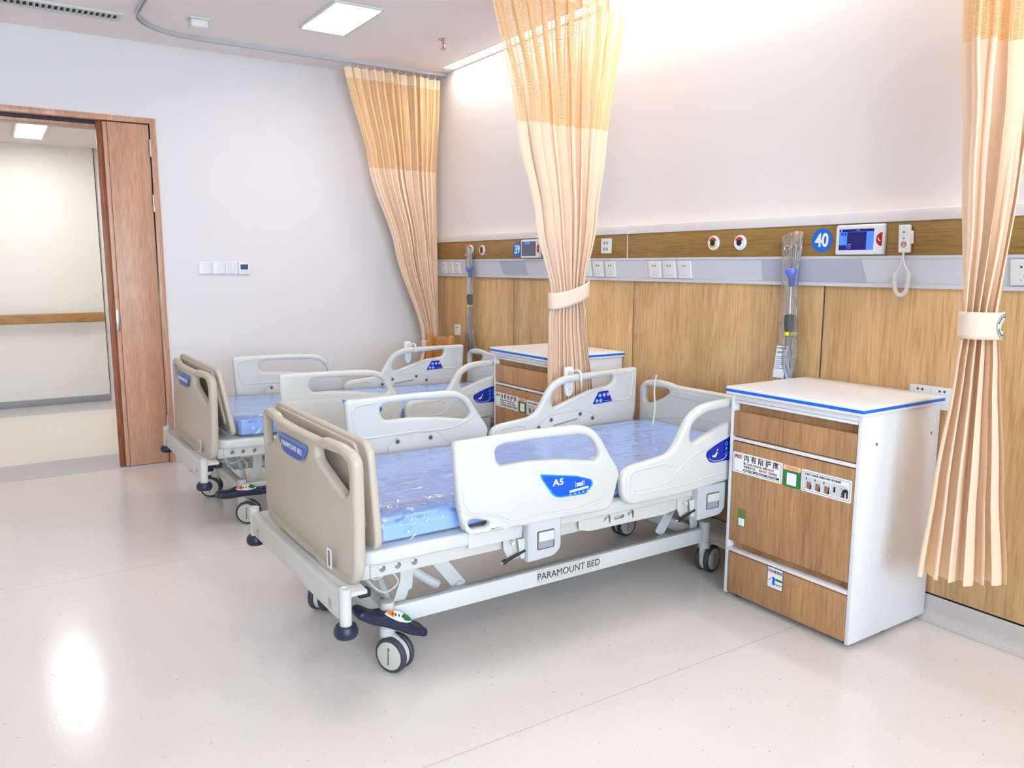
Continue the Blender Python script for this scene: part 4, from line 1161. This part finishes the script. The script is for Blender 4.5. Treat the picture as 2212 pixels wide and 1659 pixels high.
# foot bumper beam with corner posts and rollers
mb = MB()
F = XZ(-2.198)
mb.plate(fillet([(BX - .49, .388), (BX - .49, .315), (BX - .46, .300), (BX + .46, .300), (BX + .49, .315), (BX + .49, .388)], .006, 3), F, .026, .003)
mb.box(BX - .49, BX + .49, -2.185, -2.12, .372, .386, .003)
for sg in (1, -1):
    mb.tube([(BX + sg * .492, -2.195, .285), (BX + sg * .492, -2.195, .405)], .019, 20)
    mb.lathe([(.0195, .403), (.0195, .407), (.014, .408), (.012, .400)], (BX + sg * .492, -2.195, 0), (0, 0, 1), 20, cap=False)
bb = mb.build('bumper_beam', 'bed_frame_paint', bed)
for sg in (1, -1):
    MB().lathe([(.022, .250), (.032, .252), (.038, .262), (.038, .276), (.032, .288), (.020, .290)], (BX + sg * .492, -2.195, 0), (0, 0, 1), 28).build('roller', 'navy_plastic', bb)
    F = XZ(-2.2113)
    mb = MB()
    for k in range(5): mb.plate(rrect(BX + sg * .40 - .012 + .006 * k, BX + sg * .40 - .009 + .006 * k, .322 + .004 * (k % 2), .348 - .003 * (k % 3), .0006), F, .0005, 0)
    mb.plate(rrect(BX + sg * .40 - .014, BX + sg * .40 + .020, .316, .319, .0005), F, .0005, 0)
    mb.build('beam_marks', 'mid_grey', bb)
MB().box(BX + .425, BX + .46, -2.135, -2.095, .345, .372, .005).build('latch_knob', 'black_rubber', bed)
# footboard, bowed in plan
FB = [(-.475, .45), (-.480, .62), (-.478, .79, .03), (-.455, .815, .02), (-.38, .832, .03), (-.255, .832, .02), (-.235, .822, .01), (.235, .822, .01), (.255, .832, .02), (.38, .832, .03), (.455, .815, .02), (.478, .79, .03), (.480, .62), (.475, .45), (.46, .405, .05), (.42, .380, .05), (.36, .374, .04), (.22, .378, .02), (.19, .396, .02), (-.19, .396, .02), (-.22, .378, .02), (-.36, .374, .04), (-.42, .380, .05), (-.46, .405, .05)]
FB = [(BX + p[0],) + tuple(p[1:]) for p in FB]
def fh(s):
    return fillet([(BX + s * .212, .795, .012), (BX + s * .395, .798, .035), (BX + s * .438, .774, .03), (BX + s * .441, .690, .016), (BX + s * .412, .668, .018), (BX + s * .378, .682, .018), (BX + s * .212, .756, .018)], .014, 4)
bow = lambda u, v: -0.032 * ((u - BX) / .475) ** 2
def dens(pts, st=.04):
    out = []
    for i in range(len(pts)):
        a = Vector(pts[i]); b = Vector(pts[(i + 1) % len(pts)]); n = max(1, int((b - a).length / st))
        for k in range(n): out.append(tuple(a.lerp(b, k / n)))
    return out
mb = MB().plate(dens(fillet(FB, .02, 5)), XZ(-2.164), .038, .0135, holes=[dens(fh(1)), dens(fh(-1))], seg=4, bend=bow)
fb = mb.build('footboard', 'foot_plastic', bed)
F = XZ(-2.1832)
NP = [(BX - .165, .781, .006), (BX + .152, .783, .006), (BX + .148, .764, .01), (BX + .098, .722, .014), (BX + .06, .717, .02), (BX - .07, .716, .02), (BX - .105, .722, .02)]
MB().plate(fillet(NP, .01, 4), F, .005, .0012, w0=.0015).build('nameplate', 'name_blue_light', fb)
NP2 = [(BX - .145, .768, .006), (BX + .140, .770, .006), (BX + .136, .762, .01), (BX + .092, .725, .014), (BX + .06, .720, .02), (BX - .07, .719, .02), (BX - .10, .725, .02)]
MB().plate(fillet(NP2, .01, 4), F, .001, 0, w0=.0042).build('nameplate_field', 'name_blue', fb)
mb = MB(); put_text(mb, 'PARAMOUNT BED', .0285, F, BX, .752, .0050, align='CENTER', sx=0.98, bold=-.0004)
mb.build('lettering', 'white_print', fb)
F = FR((BX + .285, -2.1725, .438), (1, .048, 0), (0, 0, 1))
MB().plate(rrect(0, .036, -.033, .033, .001), F, .0008, 0, w0=.0012).build('barcode_label', 'white_print', fb)
mb = MB(); y = -.026; k = 0
while y < .028:
    w_ = .0008 + .0014 * ((k * 7) % 3) / 2
    mb.plate([(.008, y), (.026, y), (.026, y + w_), (.008, y + w_)], F, .0004, 0, w0=.0019); y += w_ + .0014; k += 1
mb.build('barcode', 'black_print', fb)
# headboard
HB = [(-.478, .46), (-.480, .74, .03), (-.44, .775, .03), (-.36, .790, .05), (-.25, .782, .03), (-.22, .775, .02), (.22, .775, .02), (.25, .782, .03), (.36, .790, .05), (.44, .775, .03), (.480, .74, .03), (.478, .46), (.44, .43, .04), (-.44, .43, .04)]
HB = [(BX + p[0],) + tuple(p[1:]) for p in HB]
def hh_(s): return fillet([(BX + s * .438, .745, .02), (BX + s * .27, .752, .008), (BX + s * .25, .735, .01), (BX + s * .30, .70, .02), (BX + s * .38, .665, .02), (BX + s * .425, .655, .02), (BX + s * .440, .67, .02)], .012, 4)
mb = MB().plate(fillet(HB, .02, 5), XZ(-.105), .036, .014, holes=[hh_(1), hh_(-1)], seg=4)
F = XZ(-.123)
mb.plate(fillet([(BX - .22, .752), (BX + .22, .752), (BX + .25, .715), (BX - .25, .715)], .01, 3), F, .006, .0025)
mb.tube([(BX - .37 + .04 * k, -.122, .62 + .05 * math.sin(PI * k / 18.5) - .04) for k in range(20)], .005, 8)
mb.build('headboard', 'bed_plastic', bed)
for sg in (1, -1):
    MB().tube([(BX + sg * .44, -.062, .40), (BX + sg * .44, -.062, .56)], .018, 16).build('pole_socket', 'white_metal', bed)

# ---- far bed: a copy of the near one, one bay along the wall
bed2 = copy_tree(bed)
DX = -1.872
bed2.location = (BX + DX, BY, 0)
bed2['label'] = 'white adjustable hospital bed further back, beside the corner chair and left wall'
TILT = -.0246                                  # its sleeping surface is set slightly head-down
Rt = Matrix.Rotation(TILT, 4, 'X'); pv = Vector((0, 0, .6))
TL = pv - Rt @ pv + Vector((0, 0, -.012))
for c in bed2.children:
    k = c.name.split('.')[0]
    if k in ('siderail', 'rail_latch', 'rail_linkage', 'gas_strut', 'footboard', 'bumper_beam', 'deck', 'upper_frame', 'latch_knob'):
        c.rotation_euler.x = TILT; c.location = TL
    if k == 'castor':
        lx, ly = c.location.x, c.location.y
        c.rotation_euler.z = math.radians(-32 if ly < 0 and lx > 0 else -28 if ly < 0 else 5)
    if k == 'brake_pedal': c.rotation_euler.x = math.radians(26)
# power cable only on the nearer bed
MB().tube(spl([(BX - .56, -.03, .60), (BX - .50, -.06, .69), (BX - .40, -.09, .795), (BX - .36, -.11, .806), (BX - .335, -.14, .80), (BX - .30, -.18, .74), (BX - .24, -.23, .66), (BX - .18, -.30, .592)], 5), .0045, 8).build('power_cable', 'bed_plastic', bed)

# ------------------------------------------------------------------ dining boards behind the footboards
def board(bx, tilt, ytop, label):
    o0 = Vector((bx, ytop, .845))
    V = Vector((0, -math.sin(tilt), math.cos(tilt)))
    f = FR(o0, (1, 0, 0), V)
    o = empty('dining_board', (bx, ytop, .5), label, 'board', 'dining boards stored behind the footboards')
    out = fillet([(-.49, -.30), (-.475, -.03, .05), (-.44, 0, .05), (.44, 0, .05), (.475, -.03, .05), (.49, -.30), (.485, -.335, .04), (.45, -.35, .04), (-.45, -.35, .04), (-.485, -.335, .04)], .03, 5)
    MB().plate(out, f, .026, .010, seg=4).build('panel', 'foot_plastic', o)
    inn = fillet([(-.42, -.28), (-.405, -.035, .04), (-.38, -.012, .04), (.38, -.012, .04), (.405, -.035, .04), (.42, -.28), (.40, -.30), (.36, -.26), (-.36, -.26), (-.40, -.30)], .02, 4)
    MB().plate(inn, f, .014, .005, w0=.016).build('rib', 'foot_plastic', o)
    MB().plate([(-.45, -.32), (.45, -.32), (.45, -.03), (-.45, -.03)], f, .003, 0, w0=-.0135).build('liner', 'white_plastic', o)
board(BX, math.radians(2.5), -2.090, 'cream dining board slotted upright behind the near bed footboard')
board(BX + DX, math.radians(9.5), -2.098, 'cream dining board leaning at a tilt behind the far bed footboard')

# ------------------------------------------------------------------ mattresses in clear wrap
def mattress(bx, label, seed, y0, y1):
    cx, cy = bx, (y0 + y1) / 2
    o = None
    hw, hl, zb, zt = .405, (y1 - y0) / 2, .488, .578
    def shape(u, v, grow, amp, fr_):
        # u round the section (0..1), v along the length
        a = 2 * PI * u
        e = .16
        cx_ = math.copysign(abs(math.cos(a)) ** e, math.cos(a)); sz = math.copysign(abs(math.sin(a)) ** e, math.sin(a))
        y = cy - hl - grow + (2 * (hl + grow)) * v
        endf = min(v, 1 - v) * 2 * hl
        k = 1.0 if endf > .03 else math.sqrt(max(0, 1 - ((.03 - endf) / .03) ** 2)) * .12 + .88
        zc = (zb + zt) / 2; hz = (zt - zb) / 2
        p = Vector((cx + (hw + grow) * cx_ * k, y, zc + (hz + grow) * sz * k))
        nz = noise.noise(Vector((p.x * fr_, p.y * fr_ * 1.6, seed))) * amp
        n2 = noise.noise(Vector((p.x * fr_ * 3, p.y * fr_ * 5, seed + 4))) * amp * .4
        if sz > -.5: p.z += nz + n2
        if abs(cx_) > .8: p.x += (nz * .6) * math.copysign(1, cx_)
        return p
    mb = MB().grid(lambda u, v: shape(u, v, 0, .002, 5), 72, 90)
    for v in (0, 1): mb.add([shape(k / 72, v, 0, .002, 5) for k in range(72)], [tuple(range(72))])
    m = mb.build('mattress', 'mattress_cloth', origin=(cx, cy, zb), smooth=50)
    tag(m, label, 'mattress', 'blue mattresses in clear plastic wrap')
    def wrap(u, v):
        p = shape(u, v, .005, .0016, 7)
        foot = max(0.0, 1 - v * 3.2)
        top = p.z > (zb + zt) / 2
        cr = abs(noise.noise(Vector((p.x * 9, p.y * 14, seed + 9 + p.z * 8)))) * .006 + abs(noise.noise(Vector((p.x * 26, p.y * 11, p.z * 20 + seed)))) * .005 * (0.3 + foot)
        d = Vector((p.x - cx, 0, 0)); q = Vector((0, 0, 1)) if top and abs(p.x - cx) < hw - .02 else Vector((math.copysign(1, p.x - cx), 0, .15))
        if p.z < zb + .01: return Vector((p.x, p.y, max(p.z, zb - .0015)))
        return p + q * cr
    mb = MB().grid(wrap, 120, 200)
    w_ = mb.build('plastic_wrap', 'bed_film', m, smooth=180)
    return m
mattress(BX, 'blue plastic-wrapped mattress on the nearer bed', 1.3, -2.045, -.14)
mattress(BX + DX, 'blue plastic-wrapped mattress on the far bed by the left wall', 7.7, -2.005, -.14)
# loose tail of wrap over the near foot corner
def tail(bx, seed, nm, y0):
    def f(u, v):
        x = bx + .30 + .20 * u; y = y0 + .40 * v
        base = .585 if x < bx + .40 else .585 - (x - bx - .40) * 1.0
        z = max(base, .488) + .004
        z += .006 * noise.noise(Vector((x * 30, y * 16, seed))) + .008 * abs(noise.noise(Vector((x * 12 + y * 9, y * 7, seed + 2))))
        return Vector((min(x, bx + .440), y, z))
    return MB().grid(f, 40, 60)
for bx, sd, mm, y0 in ((BX, 2.0, 'mattress', -2.048), (BX + DX, 5.0, 'mattress.001', -2.0)):
    tail(bx, sd, mm, y0).build('loose_wrap', 'loose_film', bpy.data.objects[mm], smooth=180)

mo = bpy.data.objects['mattress.001']; mo.rotation_euler.x = TILT; mo.location.z -= .0125
bpy.data.objects['dining_board.001'].location.z += .018
# ------------------------------------------------------------------ bed remotes on the far rails
def remote(bx, label, dy=0.0):
    x = bx - XR_ - .036; y = -.583 + dy
    o = empty('bed_remote', (x, y, .72), label, 'remote', 'bed remote controls')
    F = YZ(x)
    MB().plate(fillet([(y - .026, .872), (y + .024, .872), (y + .026, .80), (y + .024, .745), (y + .012, .718), (y - .010, .716), (y - .022, .735), (y - .027, .80)], .012, 4), F, .024, .008, seg=4).build('body', 'white_plastic', o)
    MB().plate(fillet([(y - .016, .850), (y + .016, .853), (y + .012, .835), (y - .014, .832)], .006, 3), F, .003, .001, w0=.0125).build('thumb_grip', 'grey_plastic', o)
    yk = y + .032
    MB().tube([(x, yk - .01, .838), (x + .012, yk, .853), (x + .036, yk, .857), (x + .060, yk, .847), (x + .064, yk, .815), (x + .063, yk, .800)], .006, 6).build('hook', 'white_plastic', o)
    mb = MB()
    put_text(mb, 'CE', .008, F, y - .004, .762, .0122); put_text(mb, '24V', .007, F, y - .006, .753, .0122)
    mb.build('lettering', 'black_print', o)
remote(BX, 'grey-white remote hooked on the inner rail of the nearer bed, before the middle curtain')
remote(BX + DX, 'grey-white remote hooked on the wall-side rail of the far bed, left of the chair')
bpy.data.objects['bed_remote.001'].location.z -= .020

# ------------------------------------------------------------------ drip stands in plastic sleeves
def drip(px, py, label, seed, papers, zbot, crumple):
    o = empty('drip_stand', (px, py, .5605), label, 'drip stand', 'drip stands at the bed heads')
    MB().tube([(px, py, .5605), (px, py, 1.10)], .0105, 16).build('outer_pole', 'steel', o)
    MB().tube([(px, py, 1.10), (px, py, 1.325)], .007, 14).build('inner_pole', 'chrome', o)
    MB().lathe([(.013, 1.075), (.017, 1.08), (.017, 1.098), (.0205, 1.12), (.0215, 1.155), (.020, 1.168), (.008, 1.172)], (px, py, 0), (0, 0, 1), 24).build('clamp_collar', 'dark_grey', o)
    MB().lathe([(.0178, 1.078), (.0178, 1.095)], (px, py, 0), (0, 0, 1), 24, cap=False).build('label_band', 'yellow_label', o)
    mb = MB().lathe([(.008, 1.295), (.011, 1.30), (.013, 1.328), (.022, 1.346), (.028, 1.354), (.028, 1.370), (.024, 1.374)], (px, py, 0), (0, 0, 1), 24)
    mb.build('hook_holder', 'clamp_blue', o)
    for k in range(4):
        a = PI / 4 + PI / 2 * k; dx, dy = math.cos(a), math.sin(a) * .55
        b = Vector((px + .014 * dx, py + .014 * dy, 1.37))
        pts = [b, b + Vector((0, 0, .085)), b + Vector((.006 * dx, .006 * dy, .098)), b + Vector((.018 * dx, .018 * dy, .104)), b + Vector((.028 * dx, .028 * dy, .098)), b + Vector((.030 * dx, .030 * dy, .089)), b + Vector((.022 * dx, .022 * dy, .083)), b + Vector((.012 * dx, .012 * dy, .086))]
        MB().tube(spl(pts, 4), .0026, 8).build('hook', 'chrome', o)
    # sleeve
    def sl(u, v):
        z = zbot + (1.535 - zbot) * v
        a = 2 * PI * u
        wx = .048 - .004 * math.sin(v * 9 + seed)
        cr = crumple * max(0.0, 1 - v * 4.0)
        wx += cr * .03
        n1 = noise.noise(Vector((math.cos(a) * 1.5, math.sin(a) * 1.5, z * 9 + seed))) * (.006 + cr * .02)
        topd = -.03 * (0.5 + 0.5 * math.cos(a * 1 + seed)) * max(0, v * 8 - 7)
        yy = .0125 * math.sin(a) + n1 * .3
        return Vector((px - .004 + (wx + n1) * math.cos(a), py - .002 + max(-.024, min(.012, yy)), z + topd + cr * .012 * math.sin(a * 3)))
    MB().grid(sl, 48, 110).build('plastic_sleeve', 'sleeve_film', o, smooth=180)
    if papers:
        f = FR((px - .018, py - .0135, 1.0), (1, 0, 0), (0.12, 0, 1))
        MB().plate(rrect(-.032, .028, -.115, .03, .001), f, .0008, 0).build('paper_slip', 'paper', o)
        mb = MB(); put_text(mb, 'PARAMOUNT BED', .0085, f, -.030, .02, .0008, sx=.75); put_text(mb, '说明书', .011, f, -.026, .0, .0008)
        for k in range(7): mb.plate([(-.028, -.02 - .009 * k), (.02 - .01 * (k % 3), -.02 - .009 * k), (.02 - .01 * (k % 3), -.018 - .009 * k), (-.028, -.018 - .009 * k)], f, .0004, 0, w0=.0008)
        mb.build('paper_lettering', 'black_print', o)
        MB().grid(lambda u, v: Vector((px - .01 + .055 * u * (1 - .75 * v), py - .012 + .003 * math.sin(u * 9 + v * 5), .88 + .11 * v)), 14, 14).build('foam_sheet', 'lilac_sheet', o, smooth=180)
drip(3.612, -.066, 'steel drip stand in a clear sleeve behind the near cabinet', 2.0, True, .86, .3)
drip(.797, -.066, 'steel drip stand in a crumpled clear sleeve by the far bed head', 5.0, False, .74, 1.6)

# ------------------------------------------------------------------ bedside cabinets
def cabinet(x0, label, yf=-.520, yb=-.022):
    x1 = x0 + .588; zt = .868
    o = empty('bedside_cabinet', ((x0 + x1) / 2, (yf + yb) / 2, 0), label, 'cabinet', 'bedside cabinets')
    t = .016
    mb = MB()
    mb.box(x0, x0 + t, yf, yb, .018, zt, .001).box(x1 - t, x1, yf, yb, .018, zt, .001)
    mb.box(x0 + t, x1 - t, yb - .012, yb, .018, zt).box(x0 + t, x1 - t, yf + .02, yb, .018, .034)
    for z in (.855,): mb.box(x0 + t, x1 - t, yf + .001, yb, z - .010, zt, .001)
    body = mb.build('body', 'white_laminate', o)
    for px, py in ((x0 + .04, yf + .05), (x1 - .04, yf + .05), (x0 + .04, yb - .05), (x1 - .04, yb - .05), (x1 - .03, (yf + yb) / 2)):
        MB().tube([(px, py, 0), (px, py, .02)], .014, 14).build('foot', 'black_rubber', o)
    top = MB().box(x0 - .014, x1 + .014, yf - .022, yb + .008, zt, .900, .004, seg=3).build('top', 'white_laminate', o)
    F = FR((0, 0, .8845), (1, 0, 0), (0, 1, 0))
    ring = rrect(x0 - .0147, x1 + .0147, yf - .0227, yb + .0087, .005)
    MB().plate(ring, F, .0115, 0, holes=[rrect(x0 - .012, x1 + .012, yf - .02, yb + .006, .004)]).build('edge_band', 'band_blue', top)
    # openings: dark interior behind fronts
    mb = MB().box(x0 + t, x1 - t, yf + .030, yf + .034, .03, .86)
    mb.build('inner_panel', 'cabinet_wood', o)
    yo = yf - .001
    def rail(z0, z1, name):
        MB().box(x0 + t + .001, x1 - t - .001, yf - .004, yf + .03, z0, z1, .002).build(name, 'unit_trim', o)
    # pull-out tray strip, drawer, divider, door, divider, lower drawer
    MB().box(x0 + t + .001, x1 - t - .002, yf - .003, yf + .03, .833, .844, .003).build('pull_tray', 'white_laminate', o)
    def front(name, z0, z1):
        return MB().box(x0 + t + .002, x1 - t - .002, yf - .002, yf + .016, z0, z1, .0015).build(name, 'cabinet_wood', o, origin=(x0, yf, z0))
    front('drawer_front', .697, .800)
    rail(.679, .692, 'divider')
    d = front('door', .252, .674)
    rail(.206, .219, 'divider')
    front('lower_drawer_front', .026, .201)
    # cover buttons on the outer sides
    for sx, F in ((x1, YZ(x1)), (x0, YZm(x0))):
        for yy in (-.43, -.075):
            MB().plate(circle(yy if sx == x1 else -yy, .757, .006, 16), F, .002, .0006, w0=.001).build('screw_cap', 'steel', o)
    # notices on the door
    F = XZ(yf - .0022)
    xn = x0 + t + .006
    s1 = MB().plate(rrect(xn, xn + .245, .548, .632, .007), F, .001, 0, w0=.0006).build('rental_notice', 'white_print', o)
    mb = MB()
    lw_ = .0012
    mb.plate(rrect(xn + .006, xn + .239, .554, .626, .006), F, .0004, 0, holes=[rrect(xn + .006 + lw_, xn + .239 - lw_, .554 + lw_, .626 - lw_, .005)], w0=.0013)
    put_text(mb, '晚上20:00-次日07:00  收费15元/次', .0112, F, xn + .056, .5905, .0014, bold=.0001, sx=.92)
    put_text(mb, '守时押金10元,', .0112, F, xn + .056, .577, .0014, bold=.0001, sx=.92)
    mb.plate(rrect(xn + .055, xn + .232, .5595, .568, .004), F, .0003, 0, w0=.0013)
    mb.build('notice_lettering', 'black_print', s1)
    mb = MB(); put_text(mb, '内 有 陪 护 床', .0285, F, xn + .056, .6115, .0014, bold=.0006, sx=.98)
    mb.build('notice_heading', 'brown_print', s1)
    mb = MB(); put_text(mb, 'PICC', .0175, F, xn + .011, .614, .0014, bold=.0009, sx=.95)
    mb.build('logo_lettering', 'red_print', s1); mb = MB()
    put_text(mb, '按时归还  扫码秒退', .0112, F, xn + .133, .577, .0014, bold=.0001, sx=.92)
    mb.build('notice_red_lettering', 'red_print', s1)
    mb = MB()
    for k in range(24):
        if k % 8 == 7: continue
        mb.plate(rrect(xn + .060 + .007 * k, xn + .065 + .007 * k, .5625, .5655, .0004), F, .0003, 0, w0=.0016)
    mb.build('notice_pale_marks', 'white_print', s1)
    x2 = xn + .249
    s2 = MB().plate(rrect(x2, x2 + .079, .546, .630, .007), F, .001, 0, w0=.0006).build('green_scan_notice', 'green_print', o)
    MB().plate(rrect(x2, x2 + .079, .611, .630, .006), F, .0006, 0, w0=.0012).build('notice_header', 'peach_print', s2)
    mb = MB(); put_text(mb, '扫码租用', .0145, F, x2 + .0395, .619, .0017, align='CENTER', bold=.0001); mb.build('header_lettering', 'orange_print', s2)
    MB().plate(rrect(x2 + .018, x2 + .061, .554, .601, .004), F, .0006, 0, w0=.0012).build('blank_square', 'white_print', s2)
    x3 = x2 + .083
    x4 = x1 - t - .008
    s3 = MB().plate(rrect(x3, x4, .546, .630, .007), F, .001, 0, w0=.0006).build('instruction_notice', 'white_print', o)
    mb = MB().plate(rrect(x3 + .006, x4 - .006, .552, .624, .006), F, .0004, 0, holes=[rrect(x3 + .0072, x4 - .0072, .5532, .6228, .005)], w0=.0013)
    put_text(mb, '1打开蓝牙 2扫码付款 3开锁取床 4按时上锁 5扫码退款', .0096, F, x3 + .012, .6135, .0014, bold=.0001, sx=.68)
    mb.build('notice_lettering', 'black_print', s3)
    pw = (x4 - x3 - .024) / 4.9
    xx = x3 + .012
    for k in range(4):
        wdt = pw if k < 3 else pw * 1.8
        m_ = MB().plate(rrect(xx, xx + wdt - .003, .558, .604, .001), F, .0004, 0, w0=.0013)
        def P_(pts, r, w, mi): m_.plate(fillet(pts, r, 2), F, .0003, 0, w0=w, mi=mi)
        if k < 3:
            P_([(xx + .012, .560), (xx + .031, .558), (xx + .032, .583), (xx + .013, .588)], .002, .0016, 2)
            P_([(xx + .025, .559), (xx + wdt - .004, .559), (xx + wdt - .004, .592 if k == 2 else .580), (xx + .029, .574)], .004, .0018, 1)
            P_([(xx + .008, .593), (xx + .012, .593), (xx + .012, .602), (xx + .008, .602)], .001, .0016, 1)
            m_.plate(circle(xx + .030, .587, .004, 10), F, .0003, 0, w0=.002, mi=3)
        else:
            P_([(xx + .052, .560), (xx + .057, .560), (xx + .058, .578), (xx + .063, .583), (xx + .066, .560), (xx + .071, .560), (xx + .072, .588), (xx + .066, .595), (xx + .052, .592), (xx + .047, .583), (xx + .044, .570), (xx + .048, .570)], .003, .0018, 1)
            m_.plate(circle(xx + .045, .592, .004, 10), F, .0003, 0, w0=.002, mi=3)
            P_([(xx + .042, .560), (xx + .052, .560), (xx + .052, .568), (xx + .042, .568)], .001, .0017, 2)
            P_([(xx + .012, .572), (xx + .020, .572), (xx + .020, .592), (xx + .012, .592)], .001, .0016, 1)
        m_.build('picture', ['picture_grey', 'black_print', 'wood_print', 'skin_print'], s3)
        xx += wdt
    s4 = MB().plate(rrect(x0 + .062, x0 + .098, .325, .400, .001), F, .001, 0, w0=.0006).build('lock_tag', 'olive_print', o)
    MB().plate(rrect(x0 + .065, x0 + .095, .329, .360, .001), F, .0005, 0, w0=.0012).build('blank_square', 'white_print', s4)
    xl = x0 + .222
    s5 = MB().plate(rrect(xl, xl + .075, .118, .205, .006), F, .001, 0, w0=.0003).build('push_notice_rim', 'brown_print', o)
    MB().plate(rrect(xl + .0025, xl + .0725, .1205, .2025, .005), F, .001, 0, w0=.0009).build('push_notice', 'white_print', s5)
    mb = MB(); put_text(mb, '还床推到底', .0142, F, xl + .0375, .188, .0017, align='CENTER', bold=.0001, sx=.95); mb.build('notice_lettering', 'black_print', s5)
    mb = MB().plate(fillet([(xl + .026, .134), (xl + .037, .132), (xl + .038, .165), (xl + .027, .167)], .003, 3), F, .0005, 0, w0=.0018); mb.build('blue_bar_mark', 'blue_print', s5)
    mb = MB().plate(rrect(xl + .040, xl + .072, .154, .163, .002), F, .0005, 0, w0=.0018); mb.build('green_bed_mark', 'green_print', s5)
    mb = MB().tube([F(xl + .004, .150, .0018), F(xl + .013, .150, .0018), F(xl + .019, .160, .0018), F(xl + .026, .163, .0018)], .002, 6); mb.build('arm_mark', 'skin_print', s5)
    mb = MB().plate(rrect(xl + .038, xl + .072, .137, .142, .001), F, .0005, 0, w0=.0018).plate(circle(xl + .046, .134, .003, 12), F, .0005, 0, w0=.002); mb.build('trolley_mark', 'mid_grey', s5)
    return o
cabinet(3.702, 'wood-fronted white bedside cabinet in the foreground beside the right-hand curtain')
cabinet(1.862, 'wood-fronted white bedside cabinet between the beds, partly behind the middle curtain')

# ------------------------------------------------------------------ wooden chair in the corner
def chair():
    x0, x1, yb, yf = .405, .735, -.215, -.60
    o = empty('wooden_chair', ((x0 + x1) / 2, -.42, 0), 'honey-coloured wooden slat-back chair in the corner behind the far bed', 'chair')
    for x in (x0, x1):
        F = YZ(x)
        out = fillet([(yb - .02, 0), (yb + .02, 0), (yb + .02, .46), (yb + .045, .80), (yb + .05, .855, .02), (yb + .03, .872, .02), (yb + .005, .86, .02), (yb - .005, .80), (yb - .02, .46)], .03, 4)
        MB().plate(out, F, .034, .010, seg=3).build('rear_post', 'chair_wood', o)
        MB().box(x - .018, x + .018, yf - .018, yf + .018, 0, .43, .006).build('front_leg', 'chair_wood', o)
        MB().box(x - .012, x + .012, yf, yb, .18, .21, .004).build('side_stretcher', 'chair_wood', o)
    MB().box(x0 - .02, x1 + .02, yf - .03, yb + .01, .43, .455, .008, seg=3).build('seat', 'chair_wood', o)
    fx = FR((0, yb - .004, 0), (1, 0, 0), (0, .06, 1))
    cxm = (x0 + x1) / 2
    MB().plate(fillet([(x0 + .01, .835), (cxm - .07, .845), (cxm, .852), (cxm + .07, .845), (x1 - .01, .835), (x1 - .01, .745), (cxm, .745), (x0 + .01, .745)], .03, 4), fx, .022, .006).build('crest_rail', 'chair_wood', o)
    MB().plate(fillet([(x0 + .01, .742), (x1 - .01, .742), (x1 - .01, .70), (cxm + .08, .675), (cxm, .665), (cxm - .08, .675), (x0 + .01, .70)], .03, 4), fx, .018, .005).build('lower_rail', 'chair_wood', o)
    for k in range(6):
        u = x0 + .035 + (x1 - x0 - .07) * k / 5
        MB().plate(rrect(u - .009, u + .009, .45, .70, .003), fx, .012, .003).build('back_slat', 'chair_wood', o)
    MB().box(x0, x1, yf - .01, yf + .01, .37, .43, .004).build('front_apron', 'chair_wood', o)
chair()

# ------------------------------------------------------------------ light
def area(name, loc, rot, sx, sy, power, col):
    l = bpy.data.lights.new(name, 'AREA'); l.shape = 'RECTANGLE'; l.size = sx; l.size_y = sy; l.energy = power; l.color = col
    o = bpy.data.objects.new(name, l); COL.objects.link(o); o.location = loc; o.rotation_euler = rot
    o.visible_camera = True
    return o
area('window_daylight', (XR + 0.25, (WY0 + WY1) / 2, (WZ0 + WZ1) / 2), (0, math.radians(90), 0), WZ1 - WZ0, WY1 - WY0, 330, (0.71, 0.85, 1.0))
wd = bpy.data.worlds.new('World'); SC.world = wd; wd.use_nodes = True
nt = wd.node_tree; bg = nt.nodes['Background']
sky = nt.nodes.new('ShaderNodeTexSky'); sky.sky_type = 'NISHITA'; sky.sun_disc = False; sky.sun_elevation = math.radians(35)
nt.links.new(sky.outputs[0], bg.inputs['Color']); bg.inputs['Strength'].default_value = 0.25

# ------------------------------------------------------------------ camera
F_PX = 1715.05
yaw, pit, rol = math.radians(56.7127), math.radians(8.5234), math.radians(0.12705)
f = Vector((-math.sin(yaw) * math.cos(pit), math.cos(yaw) * math.cos(pit), -math.sin(pit)))
r = f.cross(Vector((0, 0, 1))).normalized(); u = r.cross(f)
r2 = r * math.cos(rol) + u * math.sin(rol); u2 = -r * math.sin(rol) + u * math.cos(rol)
cam = bpy.data.cameras.new('Camera'); co = bpy.data.objects.new('Camera', cam); COL.objects.link(co)
cam.sensor_fit = 'HORIZONTAL'; cam.sensor_width = 36.0; cam.lens = F_PX / 2212 * 36.0; cam.clip_start = 0.05; cam.clip_end = 60
M = Matrix(((r2.x, u2.x, -f.x, 5.89), (r2.y, u2.y, -f.y, -3.035), (r2.z, u2.z, -f.z, 1.386), (0, 0, 0, 1)))
co.matrix_world = M
SC.camera = co
SC.view_settings.view_transform = 'Standard'; SC.view_settings.look = 'None'; SC.view_settings.gamma = 1.0
SC.view_settings.use_curve_mapping = False
SC.view_settings.exposure = 0.20
SC.cycles.max_bounces = 8; SC.cycles.diffuse_bounces = 5; SC.cycles.glossy_bounces = 3; SC.cycles.transparent_max_bounces = 14
SC.cycles.sample_clamp_indirect = 6.0
